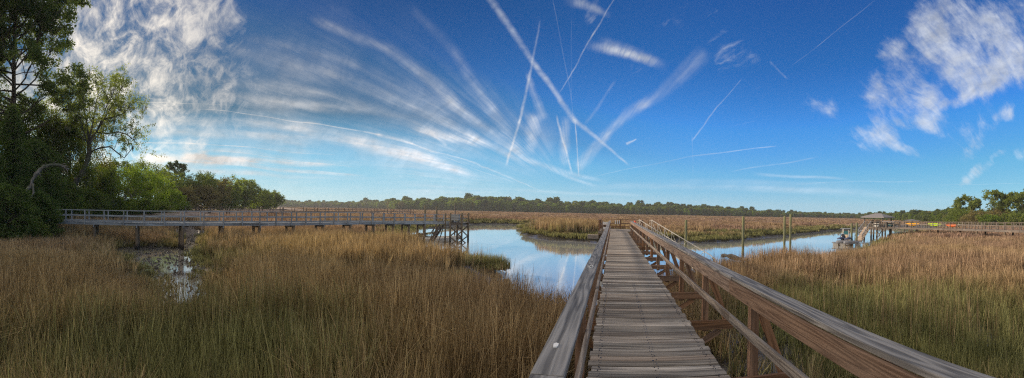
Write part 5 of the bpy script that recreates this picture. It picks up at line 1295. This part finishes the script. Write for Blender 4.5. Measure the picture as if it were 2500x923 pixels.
rstroke = t.m('MINIMUM', 1.05, total(streak(k[0], k[1], k[2] * 1.75, k[3] * 1.75, k[4] * .78, WG, .55) for k in RS))
def tex(rot, an, seed):
    q = t.mapv(WE, (1, 1, 1), (seed, 0, 0), rot)
    return t.m('ADD', t.m('MULTIPLY', ctr(t.noise(t.mapv(q, an), 1.0, 8, .66, .25), 2.3), .6), t.m('MULTIPLY', ctr(t.noise(q, 13, 6, .6, .3), 2.2), .4))
rtex = tex((.5, .7, -.5), (11, 46, 20), 5)
rc = t.mr(t.m('ADD', rstroke, t.m('MULTIPLY', t.m('SUBTRACT', rtex, .5), 1.25)), .14, 1.42, 0, .80, True)
rc = t.m('MULTIPLY', rc, t.mr(rstroke, .02, .3, 0, 1))
mc, mtex = cirrus(mid, 9.0, (0, .5, .35), (10, 12, 44), 9, .84, 1.5, .8)
n2 = t.noise(t.mapv(rotn, (9, 19, 28)), 1.0, 7, .66, .35)
fib = t.mr(t.m('ADD', t.m('MULTIPLY', STR2, .45), t.m('ADD', t.m('MULTIPLY', STR, .3), t.m('MULTIPLY', n2, .25))), .36, .62, .3, 1.3)
fan = total(blobm(*k) for k in ((850, 320, 60, 330, .25), (1100, 380, 40, 230, .40), (600, 180, 60, 300, .12), (560, 390, 40, 240, .38), (1280, 350, 20, 90, .25)))
veilf = t.m('MULTIPLY', fan, t.mr(t.m('ADD', t.m('MULTIPLY', STR, .6), t.m('MULTIPLY', STR2, .4)), .40, .66, .1, .85))
patch = t.mr(t.noise(WB, 4.0, 5, .6), .36, .58, .45, 1.1)
cl = t.m('ADD', t.m('MULTIPLY', t.m('ADD', t.m('MULTIPLY', bands, fib), veilf), patch), t.m('MULTIPLY', crisp, t.mr(fine, .32, .6, .35, 1.15)))
inv = t.m('MULTIPLY', t.m('MULTIPLY', t.m('SUBTRACT', 1, t.m('MINIMUM', cl, .97)), t.m('SUBTRACT', 1, t.m('MINIMUM', lc, .97))), t.m('MULTIPLY', t.m('SUBTRACT', 1, rc), t.m('SUBTRACT', 1, mc)))
cover = t.m('MULTIPLY', t.m('SUBTRACT', 1, inv), t.mr(dz, -.01, .05))
# colours: air tint deepens the clear sky, clouds whiten (warmly towards the sun)
sunness = t.vm('DOT_PRODUCT', D0, tuple(sdv))
sc_ = t.new('ShaderNodeSeparateColor'); t.l.new(sky.outputs[0], sc_.inputs[0]); cc_ = t.new('ShaderNodeCombineColor')
damp = t.m('MAXIMUM', t.mr(sunness, .05, .85, 1.0, SUN_DAMP, True), t.mr(dz, .10, .30, 1.0, 0.0, True))
for i_, stops in enumerate(SKY_CURVE):      # camera-like tone curve of the clear sky, one per channel
    v_ = t.m('MULTIPLY', sc_.outputs[i_], .1)
    r_ = t.ramp(v_, [(x_, (y_, y_, y_)) for x_, y_ in stops])
    t.put(cc_.inputs[i_], t.m('MULTIPLY', t.m('MULTIPLY', r_, 10.0), damp))
base = cc_.outputs[0]
shade = t.m('MULTIPLY', t.mr(ltex, .35, .75, .70, 1.05), t.mr(dz, .06, .28, 1.38, 1.0))
ccol = t.mix(t.mr(sunness, .55, .93, 0, 1), (*CLOUD_FAR, 1), (*CLOUD_MID, 1))
ccol = t.mix(t.mr(sunness, .90, 1.0, 0, 1, True), ccol, (*CLOUD_SUN, 1))
cs_ = t.new('ShaderNodeHueSaturation'); t.put(cs_.inputs['Color'], ccol); t.put(cs_.inputs['Value'], shade); ccol = cs_.outputs[0]
fin = t.mix(cover, base, ccol)
# added fill light: unseen bright cloud layer overhead and behind the viewer
veil = t.m('MAXIMUM', t.mr(dz, .50, .72, 0, 1, True), t.m('MULTIPLY', t.mr(t.m('MULTIPLY', sp.outputs[1], -1.0), .05, .4, 0, 1, True), t.mr(dz, .0, .12)))
veil = t.m('MULTIPLY', veil, t.mr(ltex, .1, .7, .6, 1.0))
fin = t.mix(veil, fin, (*FILL_CLOUD, 1))
t.l.new(fin, bg.inputs[0]); bg.inputs[1].default_value = SKY_STR
w.cycles.sampling_method = 'MANUAL'; w.cycles.sample_map_resolution = 512

# ---------------------------------------------------------------- camera: cylindrical panorama like the photograph
cam = bpy.data.cameras.new('camera'); co = link(bpy.data.objects.new('camera', cam)); scene.camera = co
cam.type = 'PANO'; cam.panorama_type = 'CENTRAL_CYLINDRICAL'
cam.central_cylindrical_range_u_min = -X0 / F; cam.central_cylindrical_range_u_max = (2500 - X0) / F
cam.central_cylindrical_range_v_min = (Y0 - 923) / F; cam.central_cylindrical_range_v_max = Y0 / F
cam.central_cylindrical_radius = 1.0; cam.clip_start = .02; cam.clip_end = 6000
rt_ = Vector((CR, 0, SR)); up_ = Vector((-SR, 0, CR)); fw = Vector((0, 1, 0))
mtx = Matrix((rt_, up_, -fw)).transposed().to_4x4(); mtx.translation = Vector((0, 0, EYE)); co.matrix_world = mtx
scene.view_settings.view_transform = 'Standard'; scene.view_settings.look = 'None'; scene.view_settings.exposure = EXPOSURE; scene.view_settings.gamma = 1.0
scene.render.engine = 'CYCLES'
scene.cycles.max_bounces = 6; scene.cycles.diffuse_bounces = 3; scene.cycles.glossy_bounces = 3; scene.cycles.transmission_bounces = 4; scene.cycles.volume_bounces = 0
scene.cycles.sample_clamp_indirect = 6.0; scene.cycles.caustics_reflective = False; scene.cycles.caustics_refractive = False
scene.cycles.use_denoising = False; scene.cycles.denoiser = 'OPENIMAGEDENOISE'; scene.cycles.denoising_input_passes = 'RGB_ALBEDO_NORMAL'

# thin morning haze: pale even air over the marsh
mh, th_, oh = mat('morning_haze')
pv = th_.new('ShaderNodeVolumePrincipled'); pv.inputs['Color'].default_value = (.93, .96, 1.0, 1); pv.inputs['Density'].default_value = HAZE; pv.inputs['Anisotropy'].default_value = .2
th_.l.new(pv.outputs[0], oh.inputs['Volume'])
mb = MB(); mb.box((0, 350, 15), (2400, 1500, 38)); hz_ = mb.build('haze', mh); tag(hz_, 'thin pale morning haze lying over the whole marsh', 'haze', kind='stuff')

# small pieces sit one level deeper, on the part that carries them
NEST = {'lid': 'body', 'engine_leg': 'engine_cowl', 'windscreen': 'console', 'cockpit_rim': 'hull', 'tip': 'hull', 'nail_heads': 'decking', 'dropping': 'cap_rail', 'handlebar': 'hull', 'spanish_moss': 'crown', 'knee_brace': 'cross_beam'}
bn_ = lambda o: o.name.split('.')[0]
roots = [o for o in list(COL.objects) if o.parent is None]
chs = {}
for o in COL.objects:
    if o.parent is not None: chs.setdefault(o.parent, []).append(o)
for r_ in roots:
    ks = chs.get(r_, [])
    for c_ in ks:
        want = NEST.get(bn_(c_))
        host = [k for k in ks if bn_(k) == want] if want else []
        if host:
            if want == 'cross_beam':
                cy = c_.data.vertices[0].co.y; host.sort(key=lambda k: abs(k.data.vertices[0].co.y - cy))
            if want == 'cap_rail': host = host[::-1]
            inv = host[0].matrix_parent_inverse.inverted() @ c_.matrix_parent_inverse
            c_.parent = host[0]; c_.matrix_parent_inverse = inv
scene.render.filter_size = 1.2; scene.cycles.filter_width = 1.2
